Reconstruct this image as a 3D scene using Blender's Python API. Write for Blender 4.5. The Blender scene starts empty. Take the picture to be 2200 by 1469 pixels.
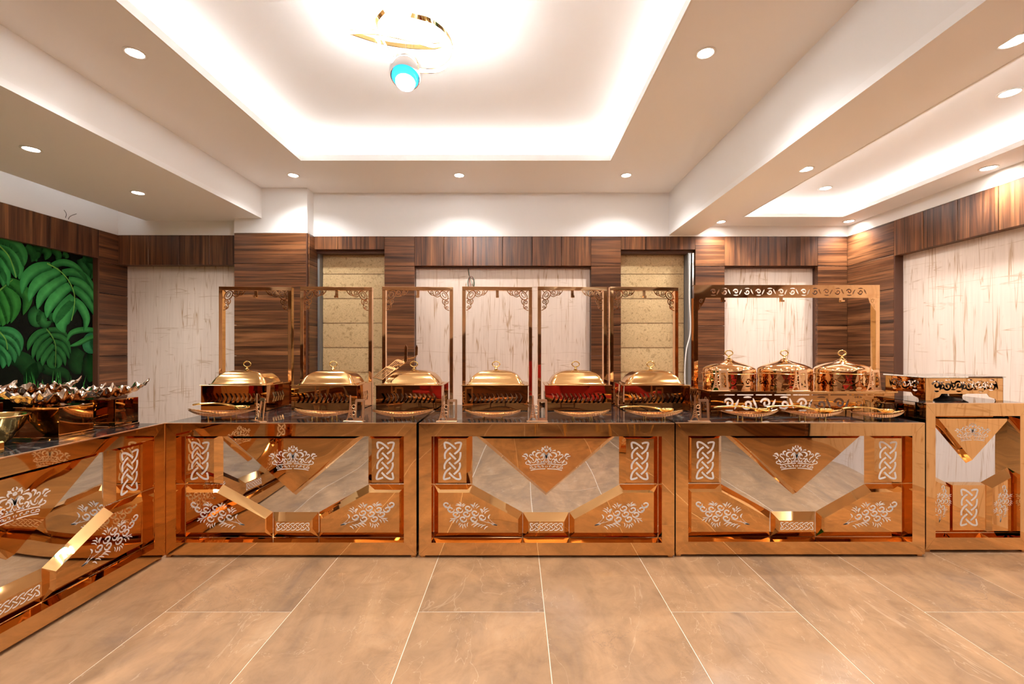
import bpy, bmesh, math, random
from mathutils import Vector, Matrix
from mathutils.geometry import delaunay_2d_cdt
PI = math.pi
rnd = random.Random(7)
C = bpy.context.scene.collection
sc = bpy.context.scene

# ------------------------------------------------------------------ camera, world, exposure
FPX = 960.0; H = 1.228                         # focal length in pixels of the 2200 px frame, eye height
cam = bpy.data.objects.new('camera', bpy.data.cameras.new('camera')); C.objects.link(cam)
cam.data.sensor_width = 36.0; cam.data.lens = 36.0 * FPX / 2200.0
cam.data.shift_x = -10.0 / 2200.0; cam.data.shift_y = 12.5 / 2200.0
cam.data.clip_start = 0.05
cam.location = (0, 0, H); cam.rotation_euler = (PI / 2, 0, 0)
sc.camera = cam
w = bpy.data.worlds.new('world'); sc.world = w; w.use_nodes = True
w.node_tree.nodes['Background'].inputs[0].default_value = (0.9, 0.85, 0.8, 1)
w.node_tree.nodes['Background'].inputs[1].default_value = 0.02
sc.view_settings.view_transform = 'Standard'; sc.view_settings.look = 'None'
sc.view_settings.gamma = 1.0; sc.view_settings.use_curve_mapping = False
sc.view_settings.exposure = 1.38
sc.cycles.use_denoising = True
sc.cycles.max_bounces = 8; sc.cycles.glossy_bounces = 5; sc.cycles.diffuse_bounces = 4
sc.cycles.use_adaptive_sampling = True; sc.cycles.adaptive_threshold = 0.08; sc.cycles.light_sampling_threshold = 0.03
sc.cycles.transmission_bounces = 8
sc.cycles.caustics_reflective = True; sc.cycles.blur_glossy = 0.3
sc.cycles.sample_clamp_indirect = 6.0
SPOT_W = 25.5; COVE = 5.6; COVE2 = 8.0; CHAND = 125.0

def px(u, Y): return (u - 1110.0) * Y / FPX         # photo column -> metres at depth Y
def pz(v, Y): return H + (747.0 - v) * Y / FPX      # photo row -> height at depth Y

# ------------------------------------------------------------------ materials
MATS = {}
def new_mat(name):
    m = bpy.data.materials.new(name); m.use_nodes = True; MATS[name] = m
    nt = m.node_tree; return m, nt, nt.nodes['Principled BSDF']
def N(nt, t, **kw):
    n = nt.nodes.new(t)
    for k, v in kw.items():
        if k.startswith('i_'): n.inputs[k[2:]].default_value = v
        else: setattr(n, k, v)
    return n
def L(nt, a, b): nt.links.new(a, b)
def ramp(nt, fac, stops, interp='LINEAR'):
    r = N(nt, 'ShaderNodeValToRGB'); r.color_ramp.interpolation = interp
    els = r.color_ramp.elements
    while len(els) < len(stops): els.new(0.5)
    for e, (p, c) in zip(els, stops): e.position = p; e.color = (*c, 1) if len(c) == 3 else c
    L(nt, fac, r.inputs[0]); return r.outputs[0]
def coords(nt, scale=(1, 1, 1), rand=0.0, rot=(0, 0, 0)):
    tc = N(nt, 'ShaderNodeTexCoord'); mp = N(nt, 'ShaderNodeMapping')
    mp.inputs['Scale'].default_value = scale; mp.inputs['Rotation'].default_value = rot
    if rand:
        oi = N(nt, 'ShaderNodeObjectInfo'); mu = N(nt, 'ShaderNodeMath', operation='MULTIPLY'); mu.inputs[1].default_value = rand
        L(nt, oi.outputs['Random'], mu.inputs[0])
        ad = N(nt, 'ShaderNodeVectorMath', operation='ADD'); cx = N(nt, 'ShaderNodeCombineXYZ')
        for k in range(3): L(nt, mu.outputs[0], cx.inputs[k])
        L(nt, tc.outputs['Object'], ad.inputs[0]); L(nt, cx.outputs[0], ad.inputs[1]); L(nt, ad.outputs[0], mp.inputs[0])
    else: L(nt, tc.outputs['Object'], mp.inputs[0])
    return mp.outputs[0]
def noise(nt, vec, scale, detail=4, rough=0.5, dist=0.0):
    n = N(nt, 'ShaderNodeTexNoise'); n.inputs['Scale'].default_value = scale; n.inputs['Detail'].default_value = detail
    n.inputs['Roughness'].default_value = rough; n.inputs['Distortion'].default_value = dist
    L(nt, vec, n.inputs['Vector']); return n.outputs['Fac']
def mix(nt, fac, a, b, blend='MIX'):
    m = N(nt, 'ShaderNodeMix', data_type='RGBA', blend_type=blend)
    if isinstance(fac, float): m.inputs[0].default_value = fac
    else: L(nt, fac, m.inputs[0])
    for s, i in ((a, 6), (b, 7)):
        if isinstance(s, tuple): m.inputs[i].default_value = (*s, 1)
        else: L(nt, s, m.inputs[i])
    return m.outputs[2]
def bump(nt, bsdf, h, strength, dist):
    b = N(nt, 'ShaderNodeBump'); b.inputs['Strength'].default_value = strength; b.inputs['Distance'].default_value = dist
    L(nt, h, b.inputs['Height']); L(nt, b.outputs[0], bsdf.inputs['Normal'])

def metal(name, col, rough, wave=0.0, wscale=2.2, rand=9.0):
    m, nt, b = new_mat(name)
    b.inputs['Base Color'].default_value = (*col, 1); b.inputs['Metallic'].default_value = 1; b.inputs['Roughness'].default_value = rough
    if wave: bump(nt, b, noise(nt, coords(nt, rand=rand), wscale, 1.0, 0.4), wave, 0.03)
    return m
def plain(name, col, rough=0.5, spec=0.5, metallic=0.0):
    m, nt, b = new_mat(name)
    b.inputs['Base Color'].default_value = (*col, 1); b.inputs['Roughness'].default_value = rough
    b.inputs['Specular IOR Level'].default_value = spec; b.inputs['Metallic'].default_value = metallic
    return m
def emit(name, col, strength):
    m, nt, b = new_mat(name)
    b.inputs['Base Color'].default_value = (0.9, 0.9, 0.9, 1)
    b.inputs['Emission Color'].default_value = (*col, 1); b.inputs['Emission Strength'].default_value = strength
    return m
metal('gold', (0.76, 0.45, 0.19), 0.025, 0.9, 1.7)
metal('gold_flat', (0.78, 0.48, 0.215), 0.03, 0.45, 1.8)
metal('gold_frame', (0.90, 0.56, 0.29), 0.05, 0.2, 4.0)
metal('gold_dark', (0.62, 0.33, 0.13), 0.03, 0.3, 3.0)
metal('gold_lid', (0.80, 0.48, 0.20), 0.14)
metal('gold_satin', (0.92, 0.60, 0.36), 0.30)
metal('gold_reflect_dark', (0.30, 0.15, 0.06), 0.12)  # gold darkened so the colour carries the blade's dark reflection
metal('gold_bright', (0.95, 0.72, 0.30), 0.10)
metal('copper_pot', (0.92, 0.57, 0.29), 0.05)
metal('mirror', (0.80, 0.86, 0.94), 0.02, 0.55, 1.6)
metal('steel', (0.80, 0.72, 0.66), 0.12)
metal('leaf_steel', (0.78, 0.64, 0.53), 0.13)
metal('chrome', (0.86, 0.86, 0.88), 0.06)
plain('etch', (0.80, 0.78, 0.77), 0.55)
plain('black_metal', (0.02, 0.017, 0.015), 0.3)
plain('white_paint', (0.89, 0.88, 0.87), 0.6, 0.3)
plain('soffit_paint', (0.92, 0.92, 0.92), 0.55, 0.3)
plain('dark_gap', (0.05, 0.04, 0.035), 0.6)
plain('channel_grey', (0.16, 0.15, 0.14), 0.5)
plain('cable_white', (0.75, 0.72, 0.68), 0.5)
plain('cable_dark', (0.06, 0.05, 0.05), 0.5)
plain('cable_red', (0.35, 0.06, 0.04), 0.5)
plain('cable_green', (0.05, 0.20, 0.10), 0.5)
plain('red_cloth', (0.42, 0.015, 0.015), 0.7)
plain('taupe_cloth', (0.34, 0.23, 0.15), 0.8)
plain('silicone', (0.35, 0.34, 0.33), 0.5)
plain('trim_white', (0.85, 0.83, 0.80), 0.4)
plain('grout', (0.80, 0.68, 0.53), 0.7)
emit('lamp_glow', (1.0, 0.93, 0.84), 25.0)
emit('cove_glow', (1.0, 0.985, 0.97), COVE)
emit('fill_glow_rear', (1.0, 0.985, 0.97), 9.0)  # fill glow added behind the camera
emit('cove_glow_side', (1.0, 0.985, 0.97), COVE2)
emit('chandelier_glow', (0.97, 0.985, 1.0), CHAND)
emit('blue_glow', (0.75, 0.93, 1.0), 14.0)
m, nt, b = new_mat('blue_glass')
b.inputs['Base Color'].default_value = (0.02, 0.35, 0.75, 1); b.inputs['Roughness'].default_value = 0.15
b.inputs['Emission Color'].default_value = (0.03, 0.42, 0.85, 1); b.inputs['Emission Strength'].default_value = 0.8
m, nt, b = new_mat('glass')
b.inputs['Base Color'].default_value = (0.95, 0.98, 0.97, 1); b.inputs['Roughness'].default_value = 0.0
b.inputs['Transmission Weight'].default_value = 1.0; b.inputs['IOR'].default_value = 1.2

def walnut(name, axis):
    m, nt, b = new_mat(name)
    s1 = [11.0, 11.0, 11.0]; s1[axis] = 0.5
    s2 = [90.0, 90.0, 90.0]; s2[axis] = 2.0
    n1 = noise(nt, coords(nt, tuple(s1), 37.0), 1.0, 5, 0.6, 1.4)
    n2 = noise(nt, coords(nt, tuple(s2), 11.0), 1.0, 3, 0.6)
    s3 = [48.0, 48.0, 48.0]; s3[axis] = 1.1
    n3 = noise(nt, coords(nt, tuple(s3), 23.0), 1.0, 4, 0.6, 0.4)
    c1 = ramp(nt, n1, [(0.30, (0.046, 0.016, 0.006)), (0.44, (0.110, 0.040, 0.015)), (0.56, (0.175, 0.069, 0.026)), (0.72, (0.285, 0.122, 0.048))])
    c3 = ramp(nt, n3, [(0.36, (0.40, 0.36, 0.34)), (0.50, (1, 1, 1)), (0.66, (1.35, 1.25, 1.15))])
    c = mix(nt, 1.0, c1, c3, 'MULTIPLY')
    c2 = ramp(nt, n2, [(0.3, (0.72, 0.70, 0.68)), (0.6, (1, 1, 1))])
    c = mix(nt, 0.8, c, c2, 'MULTIPLY')
    oi = N(nt, 'ShaderNodeObjectInfo')
    tint = ramp(nt, oi.outputs['Random'], [(0.0, (0.80, 0.78, 0.77)), (1.0, (1.16, 1.14, 1.1))])
    c = mix(nt, 1.0, c, tint, 'MULTIPLY')
    L(nt, c, b.inputs['Base Color']); b.inputs['Roughness'].default_value = 0.33
    bump(nt, b, n2, 0.12, 0.002)
for nm, ax in (('walnut_x', 0), ('walnut_y', 1), ('walnut_z', 2)): walnut(nm, ax)
plain('walnut_edge', (0.09, 0.033, 0.016), 0.45)

def wallpaper():
    m, nt, b = new_mat('wallpaper')
    base = (0.75, 0.615, 0.515)
    v1 = noise(nt, coords(nt, (60, 60, 2.5)), 1.0, 3, 0.6)
    c = mix(nt, 1.0, base, ramp(nt, v1, [(0.3, (0.94, 0.93, 0.92)), (0.65, (1.02, 1.02, 1.02))]), 'MULTIPLY')
    def lines(scale, lo, gate_scale, glo, ghi):
        n = noise(nt, coords(nt, scale), 1.0, 2.5, 0.55, 0.35)
        sub = N(nt, 'ShaderNodeMath', operation='SUBTRACT'); sub.inputs[1].default_value = 0.5; L(nt, n, sub.inputs[0])
        ab = N(nt, 'ShaderNodeMath', operation='ABSOLUTE'); L(nt, sub.outputs[0], ab.inputs[0])
        ln = ramp(nt, ab.outputs[0], [(0.0, (1, 1, 1)), (lo, (0, 0, 0))])
        g = noise(nt, coords(nt, gate_scale), 1.0, 3, 0.6)
        gt = ramp(nt, g, [(glo, (0, 0, 0)), (ghi, (1, 1, 1))])
        return mix(nt, 1.0, ln, gt, 'MULTIPLY')
    lv = lines((19.0, 19.0, 0.9), 0.022, (9, 9, 2.2), 0.42, 0.55)
    lh = lines((0.8, 0.8, 9.0), 0.012, (5, 5, 9), 0.48, 0.58)
    c = mix(nt, lv, c, (0.46, 0.285, 0.16))
    c = mix(nt, lh, c, (0.54, 0.38, 0.26))
    L(nt, c, b.inputs['Base Color']); b.inputs['Roughness'].default_value = 0.6
    bump(nt, b, v1, 0.15, 0.002)
wallpaper()

def tile_mat():
    m, nt, b = new_mat('floor_tile')
    v = coords(nt, (1, 1, 1), 41.0)
    vr = coords(nt, (1.6, 0.55, 1), 41.0, (0, 0, 0.5))
    n1 = noise(nt, vr, 2.2, 7, 0.62, 0.9)
    c = ramp(nt, n1, [(0.25, (0.245, 0.155, 0.10)), (0.43, (0.345, 0.205, 0.112)), (0.58, (0.43, 0.25, 0.132)), (0.78, (0.49, 0.315, 0.185))])
    n2 = noise(nt, v, 7.0, 6, 0.65, 1.2)
    c = mix(nt, 0.75, c, ramp(nt, n2, [(0.33, (0.80, 0.79, 0.79)), (0.55, (1.0, 1.0, 1.0)), (0.75, (1.07, 1.06, 1.05))]), 'MULTIPLY')
    n3 = noise(nt, v, 2.6, 8, 0.68, 1.6)
    sub = N(nt, 'ShaderNodeMath', operation='SUBTRACT'); sub.inputs[1].default_value = 0.5; L(nt, n3, sub.inputs[0])
    ab = N(nt, 'ShaderNodeMath', operation='ABSOLUTE'); L(nt, sub.outputs[0], ab.inputs[0])
    vein = ramp(nt, ab.outputs[0], [(0.0, (0.75, 0.75, 0.75)), (0.007, (0, 0, 0))])
    gate = ramp(nt, noise(nt, v, 1.7, 3), [(0.50, (0, 0, 0)), (0.66, (1, 1, 1))])
    c = mix(nt, mix(nt, 1.0, vein, gate, 'MULTIPLY'), c, (0.22, 0.14, 0.095))
    pv = noise(nt, coords(nt, (1.5, 0.8, 1), 17.0, (0, 0, 0.7)), 1.3, 5, 0.6, 1.5)
    s2 = N(nt, 'ShaderNodeMath', operation='SUBTRACT'); s2.inputs[1].default_value = 0.52; L(nt, pv, s2.inputs[0])
    a2 = N(nt, 'ShaderNodeMath', operation='ABSOLUTE'); L(nt, s2.outputs[0], a2.inputs[0])
    c = mix(nt, ramp(nt, a2.outputs[0], [(0.0, (0.25, 0.25, 0.25)), (0.003, (0, 0, 0))]), c, (0.74, 0.54, 0.36))
    L(nt, c, b.inputs['Base Color']); b.inputs['Roughness'].default_value = 0.24
    b.inputs['Specular IOR Level'].default_value = 0.45
tile_mat()

def marble():
    m, nt, b = new_mat('black_marble')
    n = noise(nt, coords(nt, (1, 1, 1), 13.0), 2.3, 7, 0.6, 1.3)
    sub = N(nt, 'ShaderNodeMath', operation='SUBTRACT'); sub.inputs[1].default_value = 0.5; L(nt, n, sub.inputs[0])
    ab = N(nt, 'ShaderNodeMath', operation='ABSOLUTE'); L(nt, sub.outputs[0], ab.inputs[0])
    c = ramp(nt, ab.outputs[0], [(0.0, (0.20, 0.17, 0.14)), (0.012, (0.03, 0.026, 0.024)), (0.2, (0.010, 0.009, 0.009))])
    L(nt, c, b.inputs['Base Color']); b.inputs['Roughness'].default_value = 0.05
    b.inputs['Specular IOR Level'].default_value = 0.6
marble()

def blind_mat():
    m, nt, b = new_mat('blind_fabric')
    v = coords(nt, (1, 1, 1), 19.0)
    vo = N(nt, 'ShaderNodeTexVoronoi', feature='SMOOTH_F1'); vo.inputs['Scale'].default_value = 26.0
    dn = N(nt, 'ShaderNodeTexNoise'); dn.inputs['Scale'].default_value = 14.0; L(nt, v, dn.inputs['Vector'])
    ad = N(nt, 'ShaderNodeVectorMath', operation='MULTIPLY_ADD'); ad.inputs[1].default_value = (0.12, 0.12, 0.12)
    L(nt, dn.outputs['Color'], ad.inputs[0]); L(nt, v, ad.inputs[2]); L(nt, ad.outputs[0], vo.inputs['Vector'])
    wv = N(nt, 'ShaderNodeTexWave', wave_type='RINGS'); wv.inputs['Scale'].default_value = 9.0; wv.inputs['Distortion'].default_value = 9.0; wv.inputs['Detail'].default_value = 1.5
    L(nt, v, wv.inputs['Vector'])
    f1 = ramp(nt, vo.outputs['Distance'], [(0.12, (0.62, 0.57, 0.47)), (0.30, (1, 1, 1))])
    n5 = noise(nt, v, 24.0, 3, 0.6, 2.2)
    sb = N(nt, 'ShaderNodeMath', operation='SUBTRACT'); sb.inputs[1].default_value = 0.5; L(nt, n5, sb.inputs[0])
    a5 = N(nt, 'ShaderNodeMath', operation='ABSOLUTE'); L(nt, sb.outputs[0], a5.inputs[0])
    f2 = ramp(nt, a5.outputs[0], [(0.0, (0.50, 0.43, 0.33)), (0.035, (1, 1, 1))])
    c = mix(nt, 0.8, (0.62, 0.44, 0.225), f1, 'MULTIPLY'); c = mix(nt, 0.75, c, f2, 'MULTIPLY')
    L(nt, c, b.inputs['Base Color']); b.inputs['Roughness'].default_value = 0.42
    b.inputs['Metallic'].default_value = 0.1
blind_mat()

m, nt, b = new_mat('mural_ground')
n = noise(nt, coords(nt), 3.0, 4, 0.6)
L(nt, ramp(nt, n, [(0.35, (0.0025, 0.0025, 0.002)), (0.65, (0.004, 0.006, 0.003)), (0.85, (0.006, 0.016, 0.005))]), b.inputs['Base Color'])
b.inputs['Specular IOR Level'].default_value = 0.08; b.inputs['Roughness'].default_value = 0.22
m, nt, b = new_mat('mural_leaf')
at = N(nt, 'ShaderNodeAttribute'); at.attribute_name = 'Col'
L(nt, mix(nt, 0.6, at.outputs['Color'], ramp(nt, noise(nt, coords(nt), 14.0, 4), [(0.3, (0.6, 0.6, 0.6)), (0.7, (1.15, 1.15, 1.15))]), 'MULTIPLY'), b.inputs['Base Color'])
b.inputs['Specular IOR Level'].default_value = 0.08; b.inputs['Roughness'].default_value = 0.22

# ------------------------------------------------------------------ geometry helpers
def link(name, me, parent=None):
    o = bpy.data.objects.new(name, me); C.objects.link(o)
    if parent is not None: o.parent = parent
    return o
def mesh_of(name, verts, faces, mat, smooth=False):
    me = bpy.data.meshes.new(name); me.from_pydata(verts, [], faces); me.update()
    if mat: me.materials.append(MATS[mat])
    if smooth:
        for p in me.polygons: p.use_smooth = True
    return me
def autosmooth(me, ang=35):
    for p in me.polygons: p.use_smooth = True
    bm = bmesh.new(); bm.from_mesh(me)
    for e in bm.edges:
        if len(e.link_faces) == 2 and e.calc_face_angle(0) > math.radians(ang): e.smooth = False
    bm.to_mesh(me); bm.free()

class MB:
    """collects geometry, then links it as ONE mesh object"""
    def __init__(s): s.v = []; s.f = []
    def add(s, vs, fs):
        o = len(s.v); s.v += [tuple(p) for p in vs]; s.f += [tuple(i + o for i in f) for f in fs]; return s
    def box(s, x0, x1, y0, y1, z0, z1):
        v = [(x, y, z) for z in (z0, z1) for y in (y0, y1) for x in (x0, x1)]
        return s.add(v, [(0, 2, 3, 1), (4, 5, 7, 6), (0, 1, 5, 4), (2, 6, 7, 3), (0, 4, 6, 2), (1, 3, 7, 5)])
    def prism(s, poly, y0, y1, f=lambda a, b, y: (a, y, b)):
        n = len(poly)
        v = [f(a, b, y0) for a, b in poly] + [f(a, b, y1) for a, b in poly]
        fs = [tuple(range(n)), tuple(reversed(range(n, 2 * n)))] + [(i, i + n, (i + 1) % n + n, (i + 1) % n) for i in range(n)]
        return s.add(v, fs)
    def tube(s, pts, r, n=8, close=False, cap=True):
        pts = [Vector(p) for p in pts]; k = len(pts); rs = r if isinstance(r, (list, tuple)) else [r] * k
        up = Vector((0, 0, 1)); rings = []; prev = None
        for i, p in enumerate(pts):
            a = pts[i - 1] if (i > 0 or close) else p; b_ = pts[(i + 1) % k] if (i < k - 1 or close) else p
            t = (b_ - a).normalized()
            if prev is None: nrm = t.cross(up if abs(t.z) < 0.9 else Vector((1, 0, 0))).normalized()
            else:
                nrm = prev - t * prev.dot(t)
                nrm = nrm.normalized() if nrm.length > 1e-6 else t.orthogonal().normalized()
            prev = nrm; bn = t.cross(nrm)
            rings.append([p + (nrm * math.cos(q * 2 * PI / n) + bn * math.sin(q * 2 * PI / n)) * rs[i] for q in range(n)])
        v = [x for ring in rings for x in ring]; fs = []
        for i in range(k if close else k - 1):
            j = (i + 1) % k
            for q in range(n): fs.append((i * n + q, i * n + (q + 1) % n, j * n + (q + 1) % n, j * n + q))
        if cap and not close: fs += [tuple(reversed(range(n))), tuple(range((k - 1) * n, k * n))]
        return s.add(v, fs)
    def lathe(s, prof, n=32, c=(0, 0, 0)):
        v = [(c[0] + r * math.cos(q * 2 * PI / n), c[1] + r * math.sin(q * 2 * PI / n), c[2] + z) for r, z in prof for q in range(n)]
        fs = [(i * n + q, i * n + (q + 1) % n, (i + 1) * n + (q + 1) % n, (i + 1) * n + q) for i in range(len(prof) - 1) for q in range(n)]
        fs += [tuple(reversed(range(n))), tuple(range((len(prof) - 1) * n, len(prof) * n))]
        return s.add(v, fs)
    def sheet(s, outer, holes, t, f):
        """laser-cut sheet: outline with holes, thickness t; f(a,b,depth)->xyz"""
        tris, P = cut2d(outer, holes)
        n = len(P); v = [f(a, b, 0) for a, b in P] + [f(a, b, t) for a, b in P]
        fs = [tuple(q) for q in tris] + [(q[2] + n, q[1] + n, q[0] + n) for q in tris]
        ed = {}
        for q in tris:
            for a, b in ((q[0], q[1]), (q[1], q[2]), (q[2], q[0])): ed[(a, b)] = 1
        fs += [(b, a, a + n, b + n) for (a, b) in ed if (b, a) not in ed]
        return s.add(v, fs)
    def build(s, name, mat, parent=None, smooth=None, bevel=0, M=None):
        vs = s.v if M is None else [tuple(M @ Vector(p)) for p in s.v]
        me = mesh_of(name, vs, s.f, mat)
        bm = bmesh.new(); bm.from_mesh(me); bmesh.ops.recalc_face_normals(bm, faces=bm.faces)
        if bevel: bmesh.ops.bevel(bm, geom=[e for e in bm.edges], offset=bevel, segments=1, affect='EDGES', profile=0.7)
        bm.to_mesh(me); bm.free()
        if smooth: autosmooth(me, smooth)
        return link(name, me, parent)

def inside(p, poly):
    x, y = p; c = False; j = len(poly) - 1
    for i in range(len(poly)):
        xi, yi = poly[i]; xj, yj = poly[j]
        if (yi > y) != (yj > y) and x < (xj - xi) * (y - yi) / (yj - yi) + xi: c = not c
        j = i
    return c
def cut2d(outer, holes):
    vs = []; ed = []
    for lp in [outer] + holes:
        o = len(vs); vs += [Vector(p) for p in lp]; ed += [(o + i, o + (i + 1) % len(lp)) for i in range(len(lp))]
    r = delaunay_2d_cdt(vs, ed, [], 0, 1e-5)
    P = [tuple(p) for p in r[0]]; out = []
    bbs = [(min(p[0] for p in h), max(p[0] for p in h), min(p[1] for p in h), max(p[1] for p in h)) for h in holes]
    for t in r[2]:
        c = (sum(P[i][0] for i in t) / 3, sum(P[i][1] for i in t) / 3)
        if not inside(c, outer): continue
        if any(b[0] <= c[0] <= b[1] and b[2] <= c[1] <= b[3] and inside(c, h) for b, h in zip(bbs, holes)): continue
        out.append(tuple(t))
    return out, P
def catmull(pts, n=6):
    if len(pts) < 3: return [tuple(p) for p in pts]
    P = [pts[0]] + list(pts) + [pts[-1]]; out = []
    for i in range(1, len(P) - 2):
        for k in range(n):
            t = k / n; a, b, c, d = P[i - 1], P[i], P[i + 1], P[i + 2]
            out.append(tuple(0.5 * (2 * b[j] + (c[j] - a[j]) * t + (2 * a[j] - 5 * b[j] + 4 * c[j] - d[j]) * t * t + (3 * b[j] - a[j] - 3 * c[j] + d[j]) * t ** 3) for j in range(len(b))))
    out.append(tuple(pts[-1])); return out
def ribbon(pts, width, taper=0.0, n=5):
    """2D outline of a stroke; taper 0 = even, 1 = pointed at both ends, 2 = pointed at the end"""
    P = catmull(pts, n); k = len(P); le = []; ri = []
    for i, p in enumerate(P):
        a = P[max(0, i - 1)]; b = P[min(k - 1, i + 1)]
        dx, dy = b[0] - a[0], b[1] - a[1]; d = math.hypot(dx, dy) or 1e-9
        t = i / (k - 1)
        wd = width / 2 * (1.0 if taper == 0 else (0.12 + 0.88 * math.sin(PI * (0.06 + 0.88 * t)) if taper == 1 else (1.0 - 0.88 * t)))
        le.append((p[0] - dy / d * wd, p[1] + dx / d * wd)); ri.append((p[0] + dy / d * wd, p[1] - dx / d * wd))
    return le, ri
def ribbon_poly(*a, **k):
    le, ri = ribbon(*a, **k); return le + ri[::-1]
def spiral(cx, cy, r0, r1, a0, turns, n=18):
    return [(cx + (r0 + (r1 - r0) * i / n) * math.cos(a0 + turns * 2 * PI * i / n), cy + (r0 + (r1 - r0) * i / n) * math.sin(a0 + turns * 2 * PI * i / n)) for i in range(n + 1)]
def tag(o, label, cat, group=None):
    o['label'] = label; o['category'] = cat
    if group: o['group'] = group
    return o
def thing(name, label, cat, loc=(0, 0, 0), rz=0.0, group=None):
    o = link(name, None); o.location = loc; o.rotation_euler = (0, 0, rz); return tag(o, label, cat, group)
def struct(o): o['kind'] = 'structure'; return o
def copy_tree(o, parent=None):
    c = o.copy(); C.objects.link(c); c.parent = parent
    for ch in list(o.children): copy_tree(ch, c)
    return c
_cache = {}
def piece(name, dims, center, mat, parent, bevel=0.0015):
    key = (name, tuple(round(d, 3) for d in dims), mat)
    if key not in _cache:
        mb = MB().box(-dims[0] / 2, dims[0] / 2, -dims[1] / 2, dims[1] / 2, -dims[2] / 2, dims[2] / 2)
        o = mb.build(name, mat, parent, bevel=bevel); _cache[key] = o.data
    else: o = link(name, _cache[key], parent)
    o.location = center; return o

# ------------------------------------------------------------------ the room
XL, XR, YB, YR = -3.97, 3.33, 4.50, -3.6
ZW = H + 1.122            # top of the wood lining
ZC = H + 1.56             # soffit
ZT = ZC + 0.20            # tray ceiling
ZLB = H + 1.265           # left beam underside
ZRB = H + 1.136           # right beam underside
ZS2 = H + 1.227           # right soffit
ZT2 = ZS2 + 0.12
ZBAND = H + 0.825

floor = struct(MB().box(XL - 0.2, XR + 0.2, YR, 4.8, -0.08, -0.0015).build('floor', 'grout'))
TW, TL = 0.589, 1.178
for ci in range(-7, 6):
    x0 = 0.13 + ci * TW
    off = 2.079 if ci % 2 else 2.079 + TL / 2
    for r in range(-6, 4):
        y0 = off + r * TL; y1 = y0 + TL
        if y1 < YR + 0.1 or y0 > 4.6: continue
        piece('tile', (TW - 0.0035, TL - 0.0035, 0.02), (x0 + TW / 2, y0 + TL / 2, -0.01), 'floor_tile', floor, 0.0006)

# ---- back wall
wb = struct(MB().box(XL - 0.2, XR + 0.2, 4.70, 4.85, -0.02, 3.2).build('wall_back', 'dark_gap'))
def wall_box(name, mat, parent, *a): return MB().box(*a).build(name, mat, parent)
PX0, PX1, PY = -2.759, -2.045, 4.364
wall_box('upper_wall', 'white_paint', wb, XL - 0.05, PX0, 4.45, 4.70, ZW, 3.1)
wall_box('upper_wall', 'white_paint', wb, PX0, PX1, PY, 4.70, ZW, 3.1)
wall_box('upper_wall', 'white_paint', wb, PX1, XR + 0.05, YB, 4.70, ZW, 3.1)
def band_x(parent, x0, x1, yf, zb, n, thick=0.05):
    wd = (x1 - x0) / n
    for i in range(n):
        piece('wood_panel', (wd - 0.004, thick, ZW - zb - 0.003), (x0 + wd * (i + 0.5), yf + thick / 2, (ZW + zb) / 2), 'walnut_z', parent)
def planks_x(parent, x0, x1, yf, zt=ZW, zb=0.0, thick=0.05, step=0.3, mat='walnut_x'):
    z = zt
    while z > zb + 0.02:
        h = min(step, z - zb)
        piece('plank', (x1 - x0, thick, h - 0.004), ((x0 + x1) / 2, yf + thick / 2, z - h / 2), mat, parent); z -= step
def paper(parent, *a): return wall_box('wallpaper_panel', 'wallpaper', parent, *a)
def back_edge(parent, *a): return wall_box('edge_trim', 'walnut_edge', parent, *a)
# left bay
paper(wb, XL - 0.05, PX0, 4.56, 4.70, 0, ZBAND + 0.05)
back_edge(wb, XL, PX0, 4.50, 4.60, ZBAND + 0.004, ZW)
band_x(wb, XL, PX0, 4.45, ZBAND, 4)
# pillar
back_edge(wb, PX0 + 0.01, PX1 - 0.01, PY + 0.02, 4.70, 0, ZW - 0.002)
planks_x(wb, PX0, PX1 - 0.012, PY, thick=0.02)
piece('corner_strip', (0.012, 0.02, ZW), (PX1 - 0.006, PY + 0.01, ZW / 2), 'walnut_edge', wb)
z = ZW
while z > 0.02:
    hh = min(0.3, z); piece('plank', (0.012, 0.26, hh - 0.004), (PX1 + 0.006, PY + 0.15, z - hh / 2), 'walnut_y', wb); z -= 0.3
# blind bays, columns, middle bay, right bay
CX = [(-1.331, -1.031), (0.75, 1.05), (1.80, 2.095), (3.033, XR)]
for a, c_ in CX:
    back_edge(wb, a + 0.004, c_ - 0.004, 4.53, 4.70, 0, ZW - 0.002)
    planks_x(wb, a, c_, YB, thick=0.04)
ZBB = H + 0.988
band_x(wb, PX1 + 0.012, CX[0][0], YB - 0.01, ZBB, 3)
back_edge(wb, PX1, CX[0][0], 4.54, 4.70, ZBB - 0.03, ZW)
band_x(wb, CX[0][1], CX[1][0], YB, ZBAND, 6)
back_edge(wb, CX[0][1], CX[1][0], 4.545, 4.70, ZBAND - 0.015, ZW)
band_x(wb, CX[1][1], CX[2][0], YB, ZBB, 3)
back_edge(wb, CX[1][1], CX[2][0], 4.545, 4.70, ZBB - 0.03, ZW)
band_x(wb, CX[2][1], CX[3][0], YB, ZBAND, 3)
back_edge(wb, CX[2][1], CX[3][0], 4.545, 4.70, ZBAND - 0.015, ZW)
paper(wb, CX[0][1], CX[1][0], 4.58, 4.70, 0, ZBAND)
paper(wb, CX[2][1], CX[3][0], 4.58, 4.70, 0, ZBAND)
paper(wb, PX1, CX[0][0], 4.67, 4.70, 0, ZBB)
paper(wb, CX[1][1], CX[2][0], 4.67, 4.70, 0, ZBB)
wall_box('side_channel', 'channel_grey', wb, 1.735, 1.765, 4.52, 4.66, 0, ZBB - 0.03)
wall_box('side_channel', 'steel', wb, 1.772, 1.788, 4.51, 4.66, 0, ZBB - 0.03)
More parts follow.
